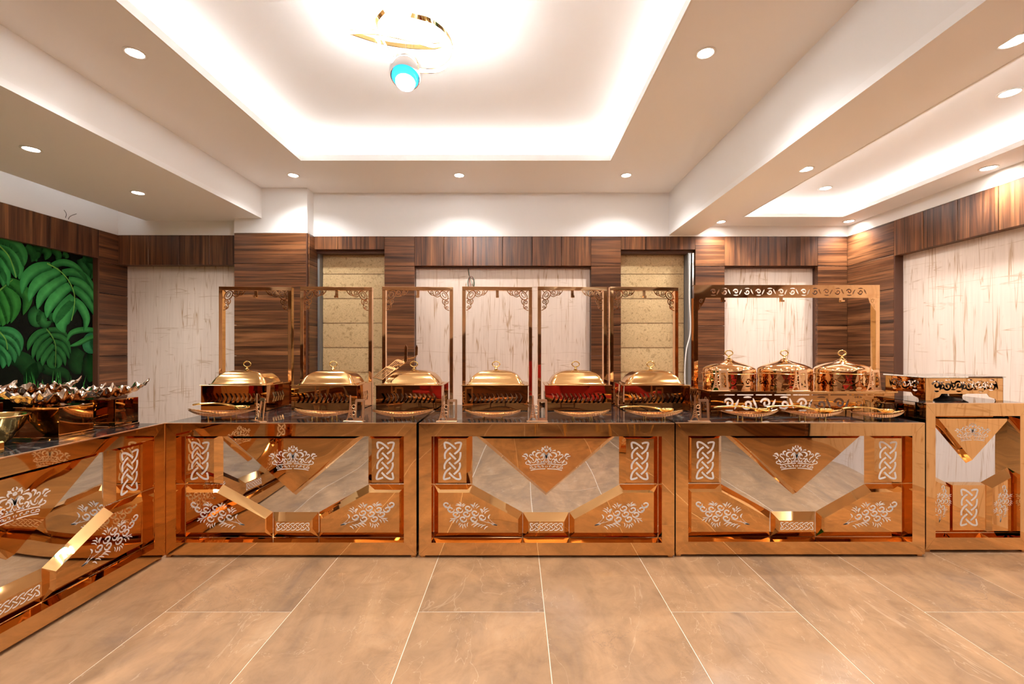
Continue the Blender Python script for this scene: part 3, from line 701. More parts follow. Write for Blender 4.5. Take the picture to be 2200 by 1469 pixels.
# ------------------------------------------------------------------ emblems (white etched marks)
def sc_pts(pts, c, k, mirror=False): return [((-1 if mirror else 1) * (x - c[0]) / k, -(y - c[1]) / k) for x, y in pts]
class Emblem:
    def __init__(s): s.polys = []
    def stroke(s, pts, w_, taper=0, n=5): s.polys.append(ribbon(pts, w_, taper, n))
CROWN = [([(430, 1035), (600, 1003), (800, 980), (1060, 968)], 32, 0), ([(475, 1227), (650, 1192), (850, 1170), (1060, 1162)], 32, 0),
    ([(560, 1120), (520, 1085), (462, 1105), (460, 1155), (520, 1150), (590, 1150), (660, 1135), (685, 1095), (660, 1062), (610, 1066)], 24, 0),
    ([(735, 1080), (760, 1048), (810, 1058), (805, 1090), (760, 1095), (860, 1105), (880, 1085)], 24, 0), ([(905, 1042), (960, 1045), (975, 1075), (950, 1105)], 26, 0), ([(1085, 1042), (1055, 1070), (1085, 1102)], 24, 1),
    ([(190, 600), (300, 585), (370, 690)], 70, 1), ([(140, 655), (240, 680), (325, 745), (240, 782)], 36, 0),
    ([(520, 640), (500, 598), (450, 605), (432, 650), (470, 710), (550, 760), (590, 850)], 40, 0), ([(665, 515), (620, 482), (560, 525), (565, 580), (610, 655)], 60, 1),
    ([(905, 525), (780, 528), (698, 590), (700, 665), (790, 712)], 70, 1), ([(725, 430), (800, 440), (875, 468)], 55, 2), ([(360, 810), (410, 880), (490, 945)], 68, 1),
    ([(705, 755), (665, 870), (580, 922), (510, 885), (495, 825)], 55, 2), ([(335, 885), (280, 920), (300, 972), (380, 992), (455, 988)], 34, 0),
    ([(860, 815), (805, 770), (748, 810), (760, 860), (812, 912)], 46, 0), ([(710, 900), (765, 942)], 34, 0),
    ([(880, 680), (895, 628), (960, 640), (985, 700), (960, 770), (888, 775)], 40, 0), ([(905, 585), (985, 580), (1050, 650), (1092, 780)], 80, 1), ([(985, 525), (1040, 575), (1085, 640)], 34, 0),
    ([(1060, 600), (1085, 680), (1094, 760)], 60, 1), ([(1038, 740), (1020, 830), (950, 900), (860, 930)], 38, 0), ([(880, 840), (930, 900), (1040, 912)], 28, 0), ([(1068, 840), (1072, 890), (1096, 912)], 28, 0),
    ([(1032, 405), (965, 378), (918, 420), (945, 495)], 62, 1), ([(1096, 385), (1065, 440), (1094, 492)], 60, 1), ([(915, 322), (1005, 348)], 36, 0), ([(1075, 250), (1040, 305), (1078, 348)], 44, 1)]
def crown_emblem():
    e = Emblem()
    for pts, w_, tp in CROWN:
        for mi in (False, True): e.stroke(sc_pts(pts, (1098, 740), 18.33 * 368, mi), w_ / (18.33 * 368), tp)
    return e
KNOT = [[(265, 410), (243, 340), (243, 243), (330, 243), (430, 300), (555, 410)], [(520, 265), (600, 238), (692, 242), (690, 310), (640, 440), (510, 555)],
    [(415, 370), (330, 430), (260, 520), (245, 600), (255, 690)], [(370, 520), (550, 700)], [(680, 500), (680, 600), (640, 720), (510, 830)],
    [(410, 660), (310, 740), (250, 830), (235, 900), (240, 975)], [(360, 780), (545, 970)], [(660, 790), (670, 880), (620, 1000), (495, 1120)],
    [(410, 930), (300, 1020), (240, 1120), (222, 1245), (300, 1243), (400, 1210)], [(360, 1070), (450, 1160), (560, 1238), (672, 1245), (670, 1150), (650, 1070)]]
def knot_emblem():
    e = Emblem(); k = 12.77 * 368
    for pts in KNOT: e.stroke(sc_pts(pts, (457, 744), k), 52 / k)
    return e
def chain_emblem():
    e = Emblem(); k = 22.0 * 368; c0 = (1068, 595); W_ = 40 / k
    def s(p): e.stroke(sc_pts(p, c0, k), W_)
    for i in range(5):
        d = 232 * i
        s([(410 + d, 550), (500 + d, 470), (600 + d, 432), (672 + d, 432)]); s([(530 + d, 755), (630 + d, 752), (720 + d, 700), (785 + d, 630)]); s([(530 + d, 530), (675 + d, 655)])
    s([(1570, 550), (1680, 450), (1835, 428), (1820, 550)]); s([(425, 440), (308, 430), (322, 530), (412, 660)]); s([(325, 630), (300, 757), (400, 752), (490, 705), (560, 640)]); s([(1712, 520), (1820, 640), (1835, 762), (1712, 740)])
    return e
def flower_emblem(mirror=False):
    e = Emblem(); k = 15.71 * 368; c0 = (1105, 620)
    def s(p, w_, tp=1): e.stroke(sc_pts(p, c0, k, mirror), w_ / k, tp, 4)
    for cx, cy in ((265, 265), (405, 425), (700, 435), (1005, 385), (590, 595), (940, 580), (1235, 545), (830, 750), (1195, 755), (1480, 690)):
        s([(cx + 75 * math.cos(q), cy + 62 * math.sin(q)) for q in [math.radians(75 + 31 * j) for j in range(10)]], 46, 0)
        s([(cx - 72, cy + 50), (cx - 20, cy + 92), (cx + 60, cy + 98), (cx + 125, cy + 60), (cx + 138, cy - 10)], 44)
    for p in ([(800, 330), (700, 285), (590, 285)], [(790, 310), (720, 255), (620, 235)], [(780, 290), (770, 220), (715, 175)], [(805, 310), (840, 255), (895, 232)], [(830, 345), (870, 295), (925, 260)],
              [(1225, 385), (1150, 290), (1095, 245)], [(1235, 330), (1180, 280), (1110, 250)], [(1235, 300), (1235, 240), (1262, 200)], [(1265, 350), (1300, 280), (1360, 245)], [(1295, 400), (1350, 340), (1415, 305)],
              [(1505, 560), (1480, 480), (1425, 420)], [(1540, 520), (1500, 440), (1430, 400)], [(1560, 435), (1575, 380), (1610, 350)], [(1560, 520), (1600, 440), (1705, 395)], [(1580, 575), (1640, 500), (1745, 460)],
              [(640, 745), (530, 750), (410, 735)], [(500, 790), (440, 800), (392, 845)], [(580, 790), (530, 820), (505, 892)], [(690, 770), (640, 820), (620, 892)],
              [(770, 895), (720, 920), (706, 975)], [(825, 925), (770, 970), (742, 1038)], [(852, 940), (835, 1000), (842, 1078)], [(912, 910), (905, 980), (952, 1055)], [(1020, 880), (985, 940), (998, 1015)],
              [(1390, 900), (1260, 900), (1130, 975)], [(1430, 925), (1320, 940), (1205, 1032)], [(1525, 945), (1440, 960), (1345, 1022)], [(1625, 958), (1530, 980), (1450, 1055)], [(1705, 1008), (1630, 1030), (1570, 1110)]): s(p, 34)
    for p in ([(2015, 972), (1800, 900), (1600, 850), (1400, 790)], [(2015, 972), (1880, 890), (1750, 765)], [(2015, 972), (1850, 940), (1680, 820)]): s(p, 26, 2)
    s([(1740, 745), (1715, 680), (1772, 600)], 46); s([(1840, 955), (1920, 950), (2015, 975)], 44, 1)
    return e
def put_emblem(e, name, parent, cx, cz, y, scale=1.0, rot=0.0):
    mb = MB(); ca, sa = math.cos(rot), math.sin(rot)
    def f(p, yy): x, z_ = p[0] * scale, p[1] * scale; return (cx + x * ca - z_ * sa, yy, cz + x * sa + z_ * ca)
    for le, ri in e.polys:
        n = len(le); v = [f(p, y - 0.0006) for p in le] + [f(p, y - 0.0006) for p in ri]
        mb.add(v, [(i, n + i, n + i + 1, i + 1) for i in range(n - 1)])
    me = mesh_of(name, mb.v, mb.f, 'etch')
    bm = bmesh.new(); bm.from_mesh(me); bmesh.ops.recalc_face_normals(bm, faces=bm.faces)
    bm.faces.ensure_lookup_table()
    flip = [q for q in bm.faces if q.normal.y > 0]
    bmesh.ops.reverse_faces(bm, faces=flip); bm.to_mesh(me); bm.free()
    o = link(name, me, parent); o['label'] = 'white etched ornament'; return o
E_CROWN, E_KNOT, E_CHAIN, E_FL, E_FR = crown_emblem(), knot_emblem(), chain_emblem(), flower_emblem(), flower_emblem(True)

# ------------------------------------------------------------------ buffet counters
YF, YP, YB_ = 0.0, 0.034, 0.072        # frame front, raised panel face, mirror plane (counter-local y)
def raised(name, outer, inner, parent, mat='gold'):
    n = len(outer)
    v = [(a, YB_, b) for a, b in outer] + [(a, YP, b) for a, b in inner]
    f = [tuple(range(n, 2 * n)), tuple(reversed(range(n)))] + [(i, (i + 1) % n, n + (i + 1) % n, n + i) for i in range(n)]
    return MB().add(v, f).build(name, mat, parent)
def counter(label, loc, rz, width, height=0.788, depth=0.84, narrow=False):
    t = thing('buffet_counter', label, 'counter', loc, rz, 'mirror gold buffet counters')
    hw = width / 2; rail = 0.0745 if not narrow else 0.058; zb, zt = 0.017, height - 0.004
    zi0, zi1 = 0.090, height - 0.077
    xi = hw - rail
    def rail_obj(poly): return MB().prism(poly, 0.0, YB_ + 0.002).build('frame_rail', 'gold_flat', t)
    g = 0.0011
    rail_obj([(-hw, zb), (-xi - g, zi0 - g), (-xi - g, zi1 + g), (-hw, zt)]); rail_obj([(hw, zb), (hw, zt), (xi + g, zi1 + g), (xi + g, zi0 - g)])
    rail_obj([(-hw + g, zt), (-xi, zi1), (xi, zi1), (hw - g, zt)]); rail_obj([(-hw + g, zb), (hw - g, zb), (xi, zi0), (-xi, zi0)])
    MB().box(-xi - 0.01, xi + 0.01, YB_, YB_ + 0.004, zi0 - 0.01, zi1 + 0.01).build('mirror_panel', 'mirror', t)
    MB().box(-hw + 0.003, hw - 0.003, YB_ + 0.006, depth, zb + 0.004, height - 0.022).build('body', 'gold_flat', t)
    MB().box(-hw, hw, 0.0, 0.016, height - 0.004, height).build('edge_trim', 'gold_satin', t)
    MB().box(-hw + 0.001, hw - 0.001, 0.016, depth, height - 0.0038, height).build('worktop', 'black_marble', t)
    for sx in (-1, 1):
        for y in (0.012, depth - 0.05): MB().box(sx * (hw - 0.02) - 0.014, sx * (hw - 0.02) + 0.014, y, y + 0.03, 0, 0.022).build('foot', 'gold_dark', t)
    if not narrow:
        k = width / 1.492; fx = lambda x: (x - 1080) / 1396.0 * k; fz = lambda y: (1286 - y) / 1396.0
        q = lambda pts: [(fx(a), fz(b)) for a, b in pts]
        o = raised('knot_panel', q([(143, 1), (143, 0), (465, 0), (465, 1)]) if False else q([(143, 712), (143, 294), (465, 294), (465, 712)]), q([(188, 686), (188, 322), (421, 322), (421, 686)]), t)
        put_emblem(E_KNOT, 'knot_emblem', o, fx(305), fz(505), YP)
        o = raised('knot_panel', q([(1692, 712), (1692, 294), (2016, 294), (2016, 712)]), q([(1738, 686), (1738, 322), (1968, 322), (1968, 686)]), t)
        put_emblem(E_KNOT, 'knot_emblem', o, fx(1850), fz(505), YP)
        o = raised('crown_panel', q([(478, 294), (1682, 294), (1080, 804)]), q([(566, 320), (1594, 320), (1080, 770)]), t)
        put_emblem(E_CROWN, 'crown_emblem', o, fx(1080), fz(482), YP)
        o = raised('flower_panel', q([(143, 1158), (143, 716), (462, 716), (884, 948), (884, 1158)]), q([(188, 1098), (188, 768), (446, 768), (848, 986), (848, 1098)]), t)
        put_emblem(E_FL, 'flower_emblem', o, fx(455), fz(952), YP)
        o = raised('flower_panel', q([(1276, 1158), (1276, 948), (1696, 716), (2016, 716), (2016, 1158)]), q([(1312, 1098), (1312, 986), (1714, 768), (1968, 768), (1968, 1098)]), t)
        put_emblem(E_FR, 'flower_emblem', o, fx(1700), fz(952), YP)
        o = raised('chain_panel', q([(888, 1158), (888, 948), (1272, 948), (1272, 1158)]), q([(932, 1098), (932, 1005), (1228, 1005), (1228, 1098)]), t)
        put_emblem(E_CHAIN, 'chain_emblem', o, fx(1080), fz(1050), YP)
    else:
        s_ = 1.0 / (3.194 * 358); z1180 = 0.017
        fx = lambda x: (x - 705) * s_; fz = lambda y: z1180 + (1345 - y) * s_
        q = lambda pts: [(fx(a), fz(b)) for a, b in pts]
        o = raised('crown_panel', q([(420, 436), (1000, 436), (705, 772)]), q([(470, 452), (962, 452), (705, 740)]), t)
        put_emblem(E_CROWN, 'crown_emblem', o, fx(708), fz(545), YP, 0.76)
        o = raised('flower_panel', q([(417, 1260), (417, 832), (560, 906), (560, 1260)]), q([(440, 1232), (440, 880), (550, 930), (550, 1232)]), t)
        put_emblem(E_FR, 'flower_emblem', o, fx(492), fz(1045), YP, 0.66, math.radians(62))
        o = raised('flower_panel', q([(808, 1260), (808, 906), (1000, 800), (1000, 1260)]), q([(845, 1232), (845, 935), (975, 862), (975, 1232)]), t)
        put_emblem(E_FR, 'flower_emblem', o, fx(915), fz(1045), YP, 0.66, math.radians(62))
        o = raised('knot_panel', q([(564, 1260), (564, 906), (804, 906), (804, 1260)]), q([(570, 1226), (570, 914), (796, 914), (796, 1226)]), t)
        put_emblem(E_KNOT, 'knot_emblem', o, fx(683), fz(1068), YP, 1.0)
    return t
XA = -2.052
counter('mirror gold buffet counter carrying two chafing dishes, beside the platter counter', (-2.064 + 1.478 / 2, 2.612, 0), 0, 1.478)
counter('mirror gold buffet counter in the middle of the row, carrying square chafing dishes', (px(1174.5, 2.609), 2.609, 0), 0, 1.492)
counter('mirror gold buffet counter carrying three round pots on a scrollwork riser', (px(1719.5, 2.622), 2.622, 0), 0, 1.462, depth=0.84)
counter('mirror gold buffet counter under the crumpled leaf platters by the mural wall', (XA - 0.003, 2.606 - 0.746, 0), PI / 2, 1.492)
counter('tall narrow mirror gold counter carrying a square scrollwork cake stand', (px(2101, 2.68), 2.68, 0), 0, 0.622, height=0.896, depth=0.42, narrow=True)
TOP = 0.788

# ------------------------------------------------------------------ chafing dishes
def eye_handle(parent, z, s=1.0):
    h = MB().lathe([(0.016 * s, 0), (0.016 * s, 0.006 * s), (0.009 * s, 0.010 * s), (0.007 * s, 0.018 * s), (0.010 * s, 0.022 * s), (0.004 * s, 0.026 * s)], 16, (0, 0, z))
    o = h.build('handle_post', 'gold_bright', parent, 50)
    pts = [((0.030 * abs(math.cos(a)) ** 0.8 * (1 if math.cos(a) >= 0 else -1)) * s, 0, z + (0.047 + 0.022 * math.sin(a) * (1 - 0.25 * abs(math.cos(a)))) * s) for a in [i * 2 * PI / 28 for i in range(28)]]
    MB().tube(pts, 0.0048 * s, 8, close=True).build('handle_loop', 'gold_bright', parent, 60)
    return o
def chevron_sheet(wd, hgt, nchev, cw, x_off=0.0):
    outer = [(-wd / 2, 0), (wd / 2, 0), (wd / 2, hgt), (-wd / 2, hgt)]; holes = []
    zc = hgt * 0.50; hh = 0.034; pitch = cw * 2.0; x0 = -nchev * pitch / 2 + x_off
    for i in range(nchev):
        x = x0 + i * pitch
        holes.append([(x, zc - hh), (x + cw, zc - hh), (x + cw + hh * 0.55, zc), (x + cw, zc + hh), (x, zc + hh), (x + hh * 0.55, zc)])
    return outer, holes
def make_dish():
    r = link('chafing_dish', None)
    W_, D_, Hh = 0.456, 0.31, 0.172
    body = MB().box(-W_ / 2 + 0.004, W_ / 2 - 0.004, -D_ / 2 + 0.06, D_ / 2 - 0.002, 0.002, Hh - 0.002).build('inner_tank', 'steel', r)
    o, hs = chevron_sheet(W_, Hh, 12, 0.0160)
    MB().sheet(o, hs, 0.002, lambda a, b, y: (a, -D_ / 2 + y, b)).build('front_panel', 'gold_dark', r)
    o, hs = chevron_sheet(D_ - 0.004, Hh, 5, 0.0160)
    for sx in (-1, 1):
        MB().sheet(o, hs, 0.002, lambda a, b, y, sx=sx: (sx * (W_ / 2 - y), a, b)).build('side_panel', 'gold_dark', r)
    MB().box(-W_ / 2, W_ / 2, D_ / 2 - 0.002, D_ / 2, 0, Hh).build('rear_panel', 'gold_dark', r)
    MB().box(-W_ / 2 - 0.006, W_ / 2 + 0.006, -D_ / 2 - 0.006, D_ / 2 + 0.006, Hh, Hh + 0.005).build('rim', 'gold_lid', r, bevel=0.0015)
    lid_prof = [(0.205, 0.135, 0.000), (0.204, 0.134, 0.005), (0.193, 0.124, 0.007), (0.190, 0.121, 0.011), (0.183, 0.115, 0.027), (0.172, 0.106, 0.045), (0.157, 0.095, 0.062), (0.137, 0.081, 0.077), (0.112, 0.064, 0.088), (0.082, 0.046, 0.0945), (0.045, 0.025, 0.098), (0.012, 0.007, 0.099)]
    mb = MB(); v = []; n = 24
    for a, b_, zz in lid_prof:
        rr = min(a, b_) * 0.24
        for ccx, ccy, a0 in ((a - rr, b_ - rr, 0), (-a + rr, b_ - rr, 1), (-a + rr, -b_ + rr, 2), (a - rr, -b_ + rr, 3)):
            for q in range(6): ang = (a0 + q / 5) * PI / 2; v.append((ccx + rr * math.cos(ang), ccy + rr * math.sin(ang), Hh + 0.005 + zz))
    f = [(i * n + q, i * n + (q + 1) % n, (i + 1) * n + (q + 1) % n, (i + 1) * n + q) for i in range(len(lid_prof) - 1) for q in range(n)]
    f += [tuple(reversed(range(n))), tuple(range((len(lid_prof) - 1) * n, len(lid_prof) * n))]
    lid = mb.add(v, f).build('lid', 'gold_lid', r, 30)
    eye_handle(lid, Hh + 0.103, 0.9)
    for sx in (-1, 1):
        for sy in (-1, 1): MB().lathe([(0.012, 0), (0.012, 0.004)], 10, (sx * 0.2, sy * 0.13, -0.004)).build('foot', 'black_metal', r)
    return r
YD = 3.106 + 0.155
d0 = make_dish()
for i, (x, lb) in enumerate([(-1.967, 'square gold chafing dish at the end of the row beside the platter counter'),
        (-1.338, 'square gold chafing dish before the gold blind next to the wood clad pillar'),
        (-0.750, 'square gold chafing dish with slotted spatulas resting on its lid'),
        (-0.150, 'square gold chafing dish under the bundle of hanging wires'),
        (0.430, 'square gold chafing dish before the plank column, between wallpaper and second gold blind'),
        (0.977, 'square gold chafing dish before the gold blind, next to the round pots')]):
    o = d0 if i == 0 else copy_tree(d0)
    o.location = (x, YD, TOP + 0.004); tag(o, lb, 'chafing dish', 'square chafing dishes in a row')

# ------------------------------------------------------------------ sign frames behind the dishes
def make_frame():
    r = link('serving_arch', None); W_, Z1, t, d = 0.538, 0.909, 0.026, 0.045
    for sx in (-1, 1): MB().box(min(sx * W_ / 2, sx * (W_ / 2 - t)), max(sx * W_ / 2, sx * (W_ / 2 - t)), 0, d, 0, Z1 - 0.028).build('post', 'gold_frame', r, bevel=0.0012)
    MB().box(-W_ / 2, W_ / 2, 0, d, Z1 - 0.028, Z1).build('top_bar', 'gold_frame', r, bevel=0.0012)
    MB().box(-W_ / 2 + t, W_ / 2 - t, 0.012, d, 0.0, 0.02).build('bottom_bar', 'gold_frame', r, bevel=0.001)
    k = 13.75 * 284.0
    def cv(p): return ((p[0] - 100) / k, -(p[1] - 250) / k)
    strokes = []
    th = math.radians(38)
    strokes.append(([(270 + 95 * math.cos(a) * math.cos(th) - 150 * math.sin(a) * math.sin(th), 395 + 95 * math.cos(a) * math.sin(th) + 150 * math.sin(a) * math.cos(th)) for a in [i * 2 * PI / 20 for i in range(21)]], 26))
    strokes.append(([(265 + 45 * math.cos(a) * math.cos(th) - 80 * math.sin(a) * math.sin(th), 385 + 45 * math.cos(a) * math.sin(th) + 80 * math.sin(a) * math.cos(th)) for a in [i * 2 * PI / 16 for i in range(17)]], 20))
    strokes.append((spiral(480, 318, 78, 18, PI * 0.2, 1.6), 24)); strokes.append((spiral(640, 300, 55, 12, PI * 0.1, 1.4), 20))
    strokes.append((spiral(195, 600, 75, 18, PI * 0.3, -1.6), 24)); strokes.append((spiral(180, 760, 52, 12, PI * 0.4, -1.4), 20))
    strokes.append(([(390, 400), (460, 440), (560, 400), (600, 330)], 24)); strokes.append(([(560, 385), (640, 385), (710, 320), (750, 255)], 24))
    strokes.append(([(290, 500), (320, 570), (290, 650), (220, 690)], 24)); strokes.append(([(255, 690), (255, 760), (200, 810), (115, 850)], 24))
    strokes.append(([(140, 255), (180, 290), (200, 330)], 22)); strokes.append(([(330, 255), (370, 300), (400, 330)], 18)); strokes.append(([(110, 480), (150, 500), (190, 520)], 18))
    for sx in (-1, 1):
        mb = MB()
        for pts, w_ in strokes:
            le, ri = ribbon([cv(p) for p in pts], w_ / k, 0, 3); n = len(le)
            g = lambda p, y, sx=sx: (sx * (-(W_ / 2 - t) + p[0]), y, Z1 - 0.028 + p[1])
            v = [g(p, 0.006) for p in le] + [g(p, 0.006) for p in ri] + [g(p, 0.009) for p in le] + [g(p, 0.009) for p in ri]
            f = []
            for i in range(n - 1): f += [(i, n + i, n + i + 1, i + 1), (2 * n + i, 2 * n + i + 1, 3 * n + i + 1, 3 * n + i), (i, i + 1, 2 * n + i + 1, 2 * n + i), (n + i, 3 * n + i, 3 * n + i + 1, n + i + 1)]
            mb.add(v, f)
        mb.build('corner_scroll', 'gold_frame', r)
    MB().box(-0.011, 0.011, 0.010, 0.014, Z1 - 0.085, Z1 - 0.028).box(-0.011, 0.011, -0.012, 0.010, Z1 - 0.085, Z1 - 0.080).box(-0.011, 0.011, -0.015, -0.011, Z1 - 0.085, Z1 - 0.068).build('hook', 'gold_frame', r)
    return r
f0 = make_frame(); YFR = 3.434
for i, (x, lb) in enumerate([(-2.009, 'tall gold frame with scroll corners before the cream wallpaper beside the pillar'),
        (-1.387, 'tall gold frame with scroll corners before the gold blind next to the pillar'),
        (-0.760, 'tall gold frame with scroll corners behind the dish with spatulas'),
        (-0.148, 'tall gold frame with scroll corners under the hanging wire bundle'),
        (0.430, 'tall gold frame with scroll corners behind the dish at the second plank column'),
        (0.986, 'tall gold frame with scroll corners before the gold blind next to the wide frame')]):
    o = f0 if i == 0 else copy_tree(f0)
    o.location = (x, YFR + (0.012 if i == 5 else 0), TOP); tag(o, lb, 'frame', 'tall frames behind the chafing dishes')
    if i == 0: o.rotation_euler = (0, 0, math.radians(4))

# ------------------------------------------------------------------ scroll-cut sheets
def scroll_holes(x0, x1, zc, hh, unit, w_=0.010, flip=1):
    """running row of S scrolls used as cut-outs"""
    holes = []; n = max(1, int(round((x1 - x0) / unit))); u = (x1 - x0) / n
    for i in range(n):
        cx = x0 + u * (i + 0.5); s = flip * (1 if i % 2 == 0 else -1)
        holes.append(ribbon_poly(spiral(cx, zc + s * hh * 0.08, hh * 0.80, hh * 0.14, s * PI * 0.95, s * -1.15, 14), w_, 0, 2))
        holes.append(ribbon_poly([(cx + u * 0.30, zc - s * hh * 0.85), (cx + u * 0.40, zc - s * hh * 0.1), (cx + u * 0.52, zc + s * hh * 0.7)], w_ * 1.1, 1, 4))
        holes.append(ribbon_poly([(cx - u * 0.22, zc - s * hh * 0.98), (cx + u * 0.02, zc - s * hh * 1.05), (cx + u * 0.22, zc - s * hh * 0.98)], w_ * 0.9, 1, 4))
    return holes

# riser with the three round pots
RX0, RX1, RY0, RY1, RH = 1.247, 2.43, 2.872, 3.24, 0.162
rs = thing('scrollwork_riser', 'long gold riser with scroll cut-outs carrying three round pots', 'riser', ((RX0 + RX1) / 2, RY0, TOP))
rw = RX1 - RX0
MB().box(-rw / 2 - 0.012, rw / 2 + 0.012, -0.012, RY1 - RY0 + 0.012, RH - 0.012, RH).build('top_plate', 'gold_flat', rs, bevel=0.001)
hs = scroll_holes(-rw / 2 + 0.06, rw / 2 - 0.06, 0.080, 0.042, 0.115, 0.014)
hs += [[(-rw / 2 + 0.05 + 0.12 * i, 0.134), (-rw / 2 + 0.155 + 0.12 * i, 0.134), (-rw / 2 + 0.155 + 0.12 * i, 0.141), (-rw / 2 + 0.05 + 0.12 * i, 0.141)] for i in range(9)]
MB().sheet([(-rw / 2, 0), (rw / 2, 0), (rw / 2, RH - 0.012), (-rw / 2, RH - 0.012)], hs, 0.002, lambda a, b, y: (a, y, b)).build('front_panel', 'gold_dark', rs)
rd = RY1 - RY0
hs = scroll_holes(-rd / 2 + 0.03, rd / 2 - 0.03, 0.080, 0.042, 0.115, 0.014)
for sx in (-1, 1):
    MB().sheet([(-rd / 2, 0), (rd / 2, 0), (rd / 2, RH - 0.012), (-rd / 2, RH - 0.012)], hs, 0.002, lambda a, b, y, sx=sx: (sx * (rw / 2 - y), a + rd / 2, b)).build('side_panel', 'gold_dark', rs)
def make_pot():
    r = link('round_chafing_pot', None)
    n = 40; R0 = 0.190; hb = 0.118
    hs = scroll_holes(0.0, 1.0, 0.062, 0.030, 0.0833, 0.008)
    hs = [[(a, b) for a, b in h] for h in hs if 0.002 < min(p[0] for p in h) and max(p[0] for p in h) < 0.998]
    # stand ring: sheet rolled into a cylinder
    outer = [(i / 48.0, 0.0) for i in range(49)] + [((48 - i) / 48.0, hb) for i in range(49)]
    sx_ = 2 * PI * R0
    hs = [[(a, b) for a, b in h] for h in hs]
    hs2 = []
    for h in scroll_holes(0.02, sx_ - 0.02, 0.060, 0.030, 0.11, 0.010): hs2.append([(a / sx_, b) for a, b in h])
    grid = [[(i / 48.0 - 1e-4, 0.001), (i / 48.0 + 1e-4, 0.001), (i / 48.0, 0.0012)] for i in range(1, 48)]
    MB().sheet(outer, hs2, 0.002, lambda a, b, y: ((R0 - y) * math.sin(a * 2 * PI), -(R0 - y) * math.cos(a * 2 * PI + 1e-9) * -1.0, b)).build('stand_ring', 'copper_pot', r)
    MB().lathe([(0.02, 0.004), (0.168, 0.004), (0.170, 0.03), (0.172, hb - 0.002)], n).build('pot', 'copper_pot', r, 40)
    MB().lathe([(0.175, hb), (0.199, hb + 0.001), (0.201, hb + 0.004), (0.198, hb + 0.007), (0.175, hb + 0.007)], n).build('rim', 'gold_lid', r, 50)
    lid = MB().lathe([(0.188, hb + 0.0065), (0.189, hb + 0.012), (0.188, hb + 0.034), (0.183, hb + 0.043), (0.166, hb + 0.056), (0.135, hb + 0.071), (0.098, hb + 0.084), (0.062, hb + 0.095), (0.036, hb + 0.104), (0.026, hb + 0.110), (0.025, hb + 0.115), (0.001, hb + 0.116)], 48).build('lid', 'copper_pot', r, 40)
    eye_handle(lid, hb + 0.116, 1.0)
    return r
p0 = make_pot()
for i, (u, lb) in enumerate([(1566, 'round copper pot with lid on the riser, beside the square chafing dish'), (1685, 'round copper pot with lid in the middle of the riser'), (1809, 'round copper pot with lid on the riser, at the end toward the cake stand')]):
    o = p0 if i == 0 else copy_tree(p0)
    o.location = (px(u, 3.09), 3.09, TOP + RH); tag(o, lb, 'pot', 'round pots on the riser'); o.scale = (0.885, 0.885, 0.86)
# wide frame over the pots
FW0, FW1, YW = 1.300, 2.662, 3.275
wf = thing('wide_serving_arch', 'wide gold frame with a scroll-cut top bar standing behind the round pots', 'frame', ((FW0 + FW1) / 2, YW, TOP))
fw = FW1 - FW0; fz1 = pz(612, 3.275) - TOP
for sx in (-1, 1): MB().box(min(sx * fw / 2, sx * (fw / 2 - 0.03)), max(sx * fw / 2, sx * (fw / 2 - 0.03)), 0, 0.05, 0, fz1 - 0.094).build('post', 'gold_frame', wf, bevel=0.001)
hs = scroll_holes(-fw / 2 + 0.10, fw / 2 - 0.10, fz1 - 0.050, 0.024, 0.085, 0.009)
MB().sheet([(-fw / 2, fz1 - 0.094), (fw / 2, fz1 - 0.094), (fw / 2, fz1), (-fw / 2, fz1)], hs, 0.003, lambda a, b, y: (a, y, b)).build('top_bar', 'gold_frame', wf)
MB().box(-fw / 2, fw / 2, 0.003, 0.05, fz1 - 0.003, fz1).build('top_lip', 'gold_frame', wf)
for sx in (-1, 1):
    c0 = sx * (fw / 2 - 0.030)
    tri = [(c0, fz1 - 0.094), (c0 - sx * 0.055, fz1 - 0.094), (c0 - sx * 0.045, fz1 - 0.125), (c0, fz1 - 0.19)]
    if sx < 0: tri = tri[::-1]
    hs = [ribbon_poly(spiral(c0 - sx * 0.022, fz1 - 0.118, 0.015, 0.005, 0.5, 1.2, 10), 0.005, 0, 2), ribbon_poly([(c0 - sx * 0.010, fz1 - 0.14), (c0 - sx * 0.014, fz1 - 0.155), (c0 - sx * 0.008, fz1 - 0.168)], 0.006, 1, 3)]
    MB().sheet(tri, hs, 0.003, lambda a, b, y: (a, y, b)).build('corner_bracket', 'gold_frame', wf)
for x in (-0.47, -0.04, 0.40):
    MB().box(x - 0.012, x + 0.012, 0.004, 0.008, fz1 - 0.125, fz1 - 0.08).box(x - 0.012, x + 0.012, -0.014, 0.004, fz1 - 0.125, fz1 - 0.121).box(x - 0.012, x + 0.012, -0.017, -0.013, fz1 - 0.125, fz1 - 0.112).build('hook', 'gold_frame', wf)

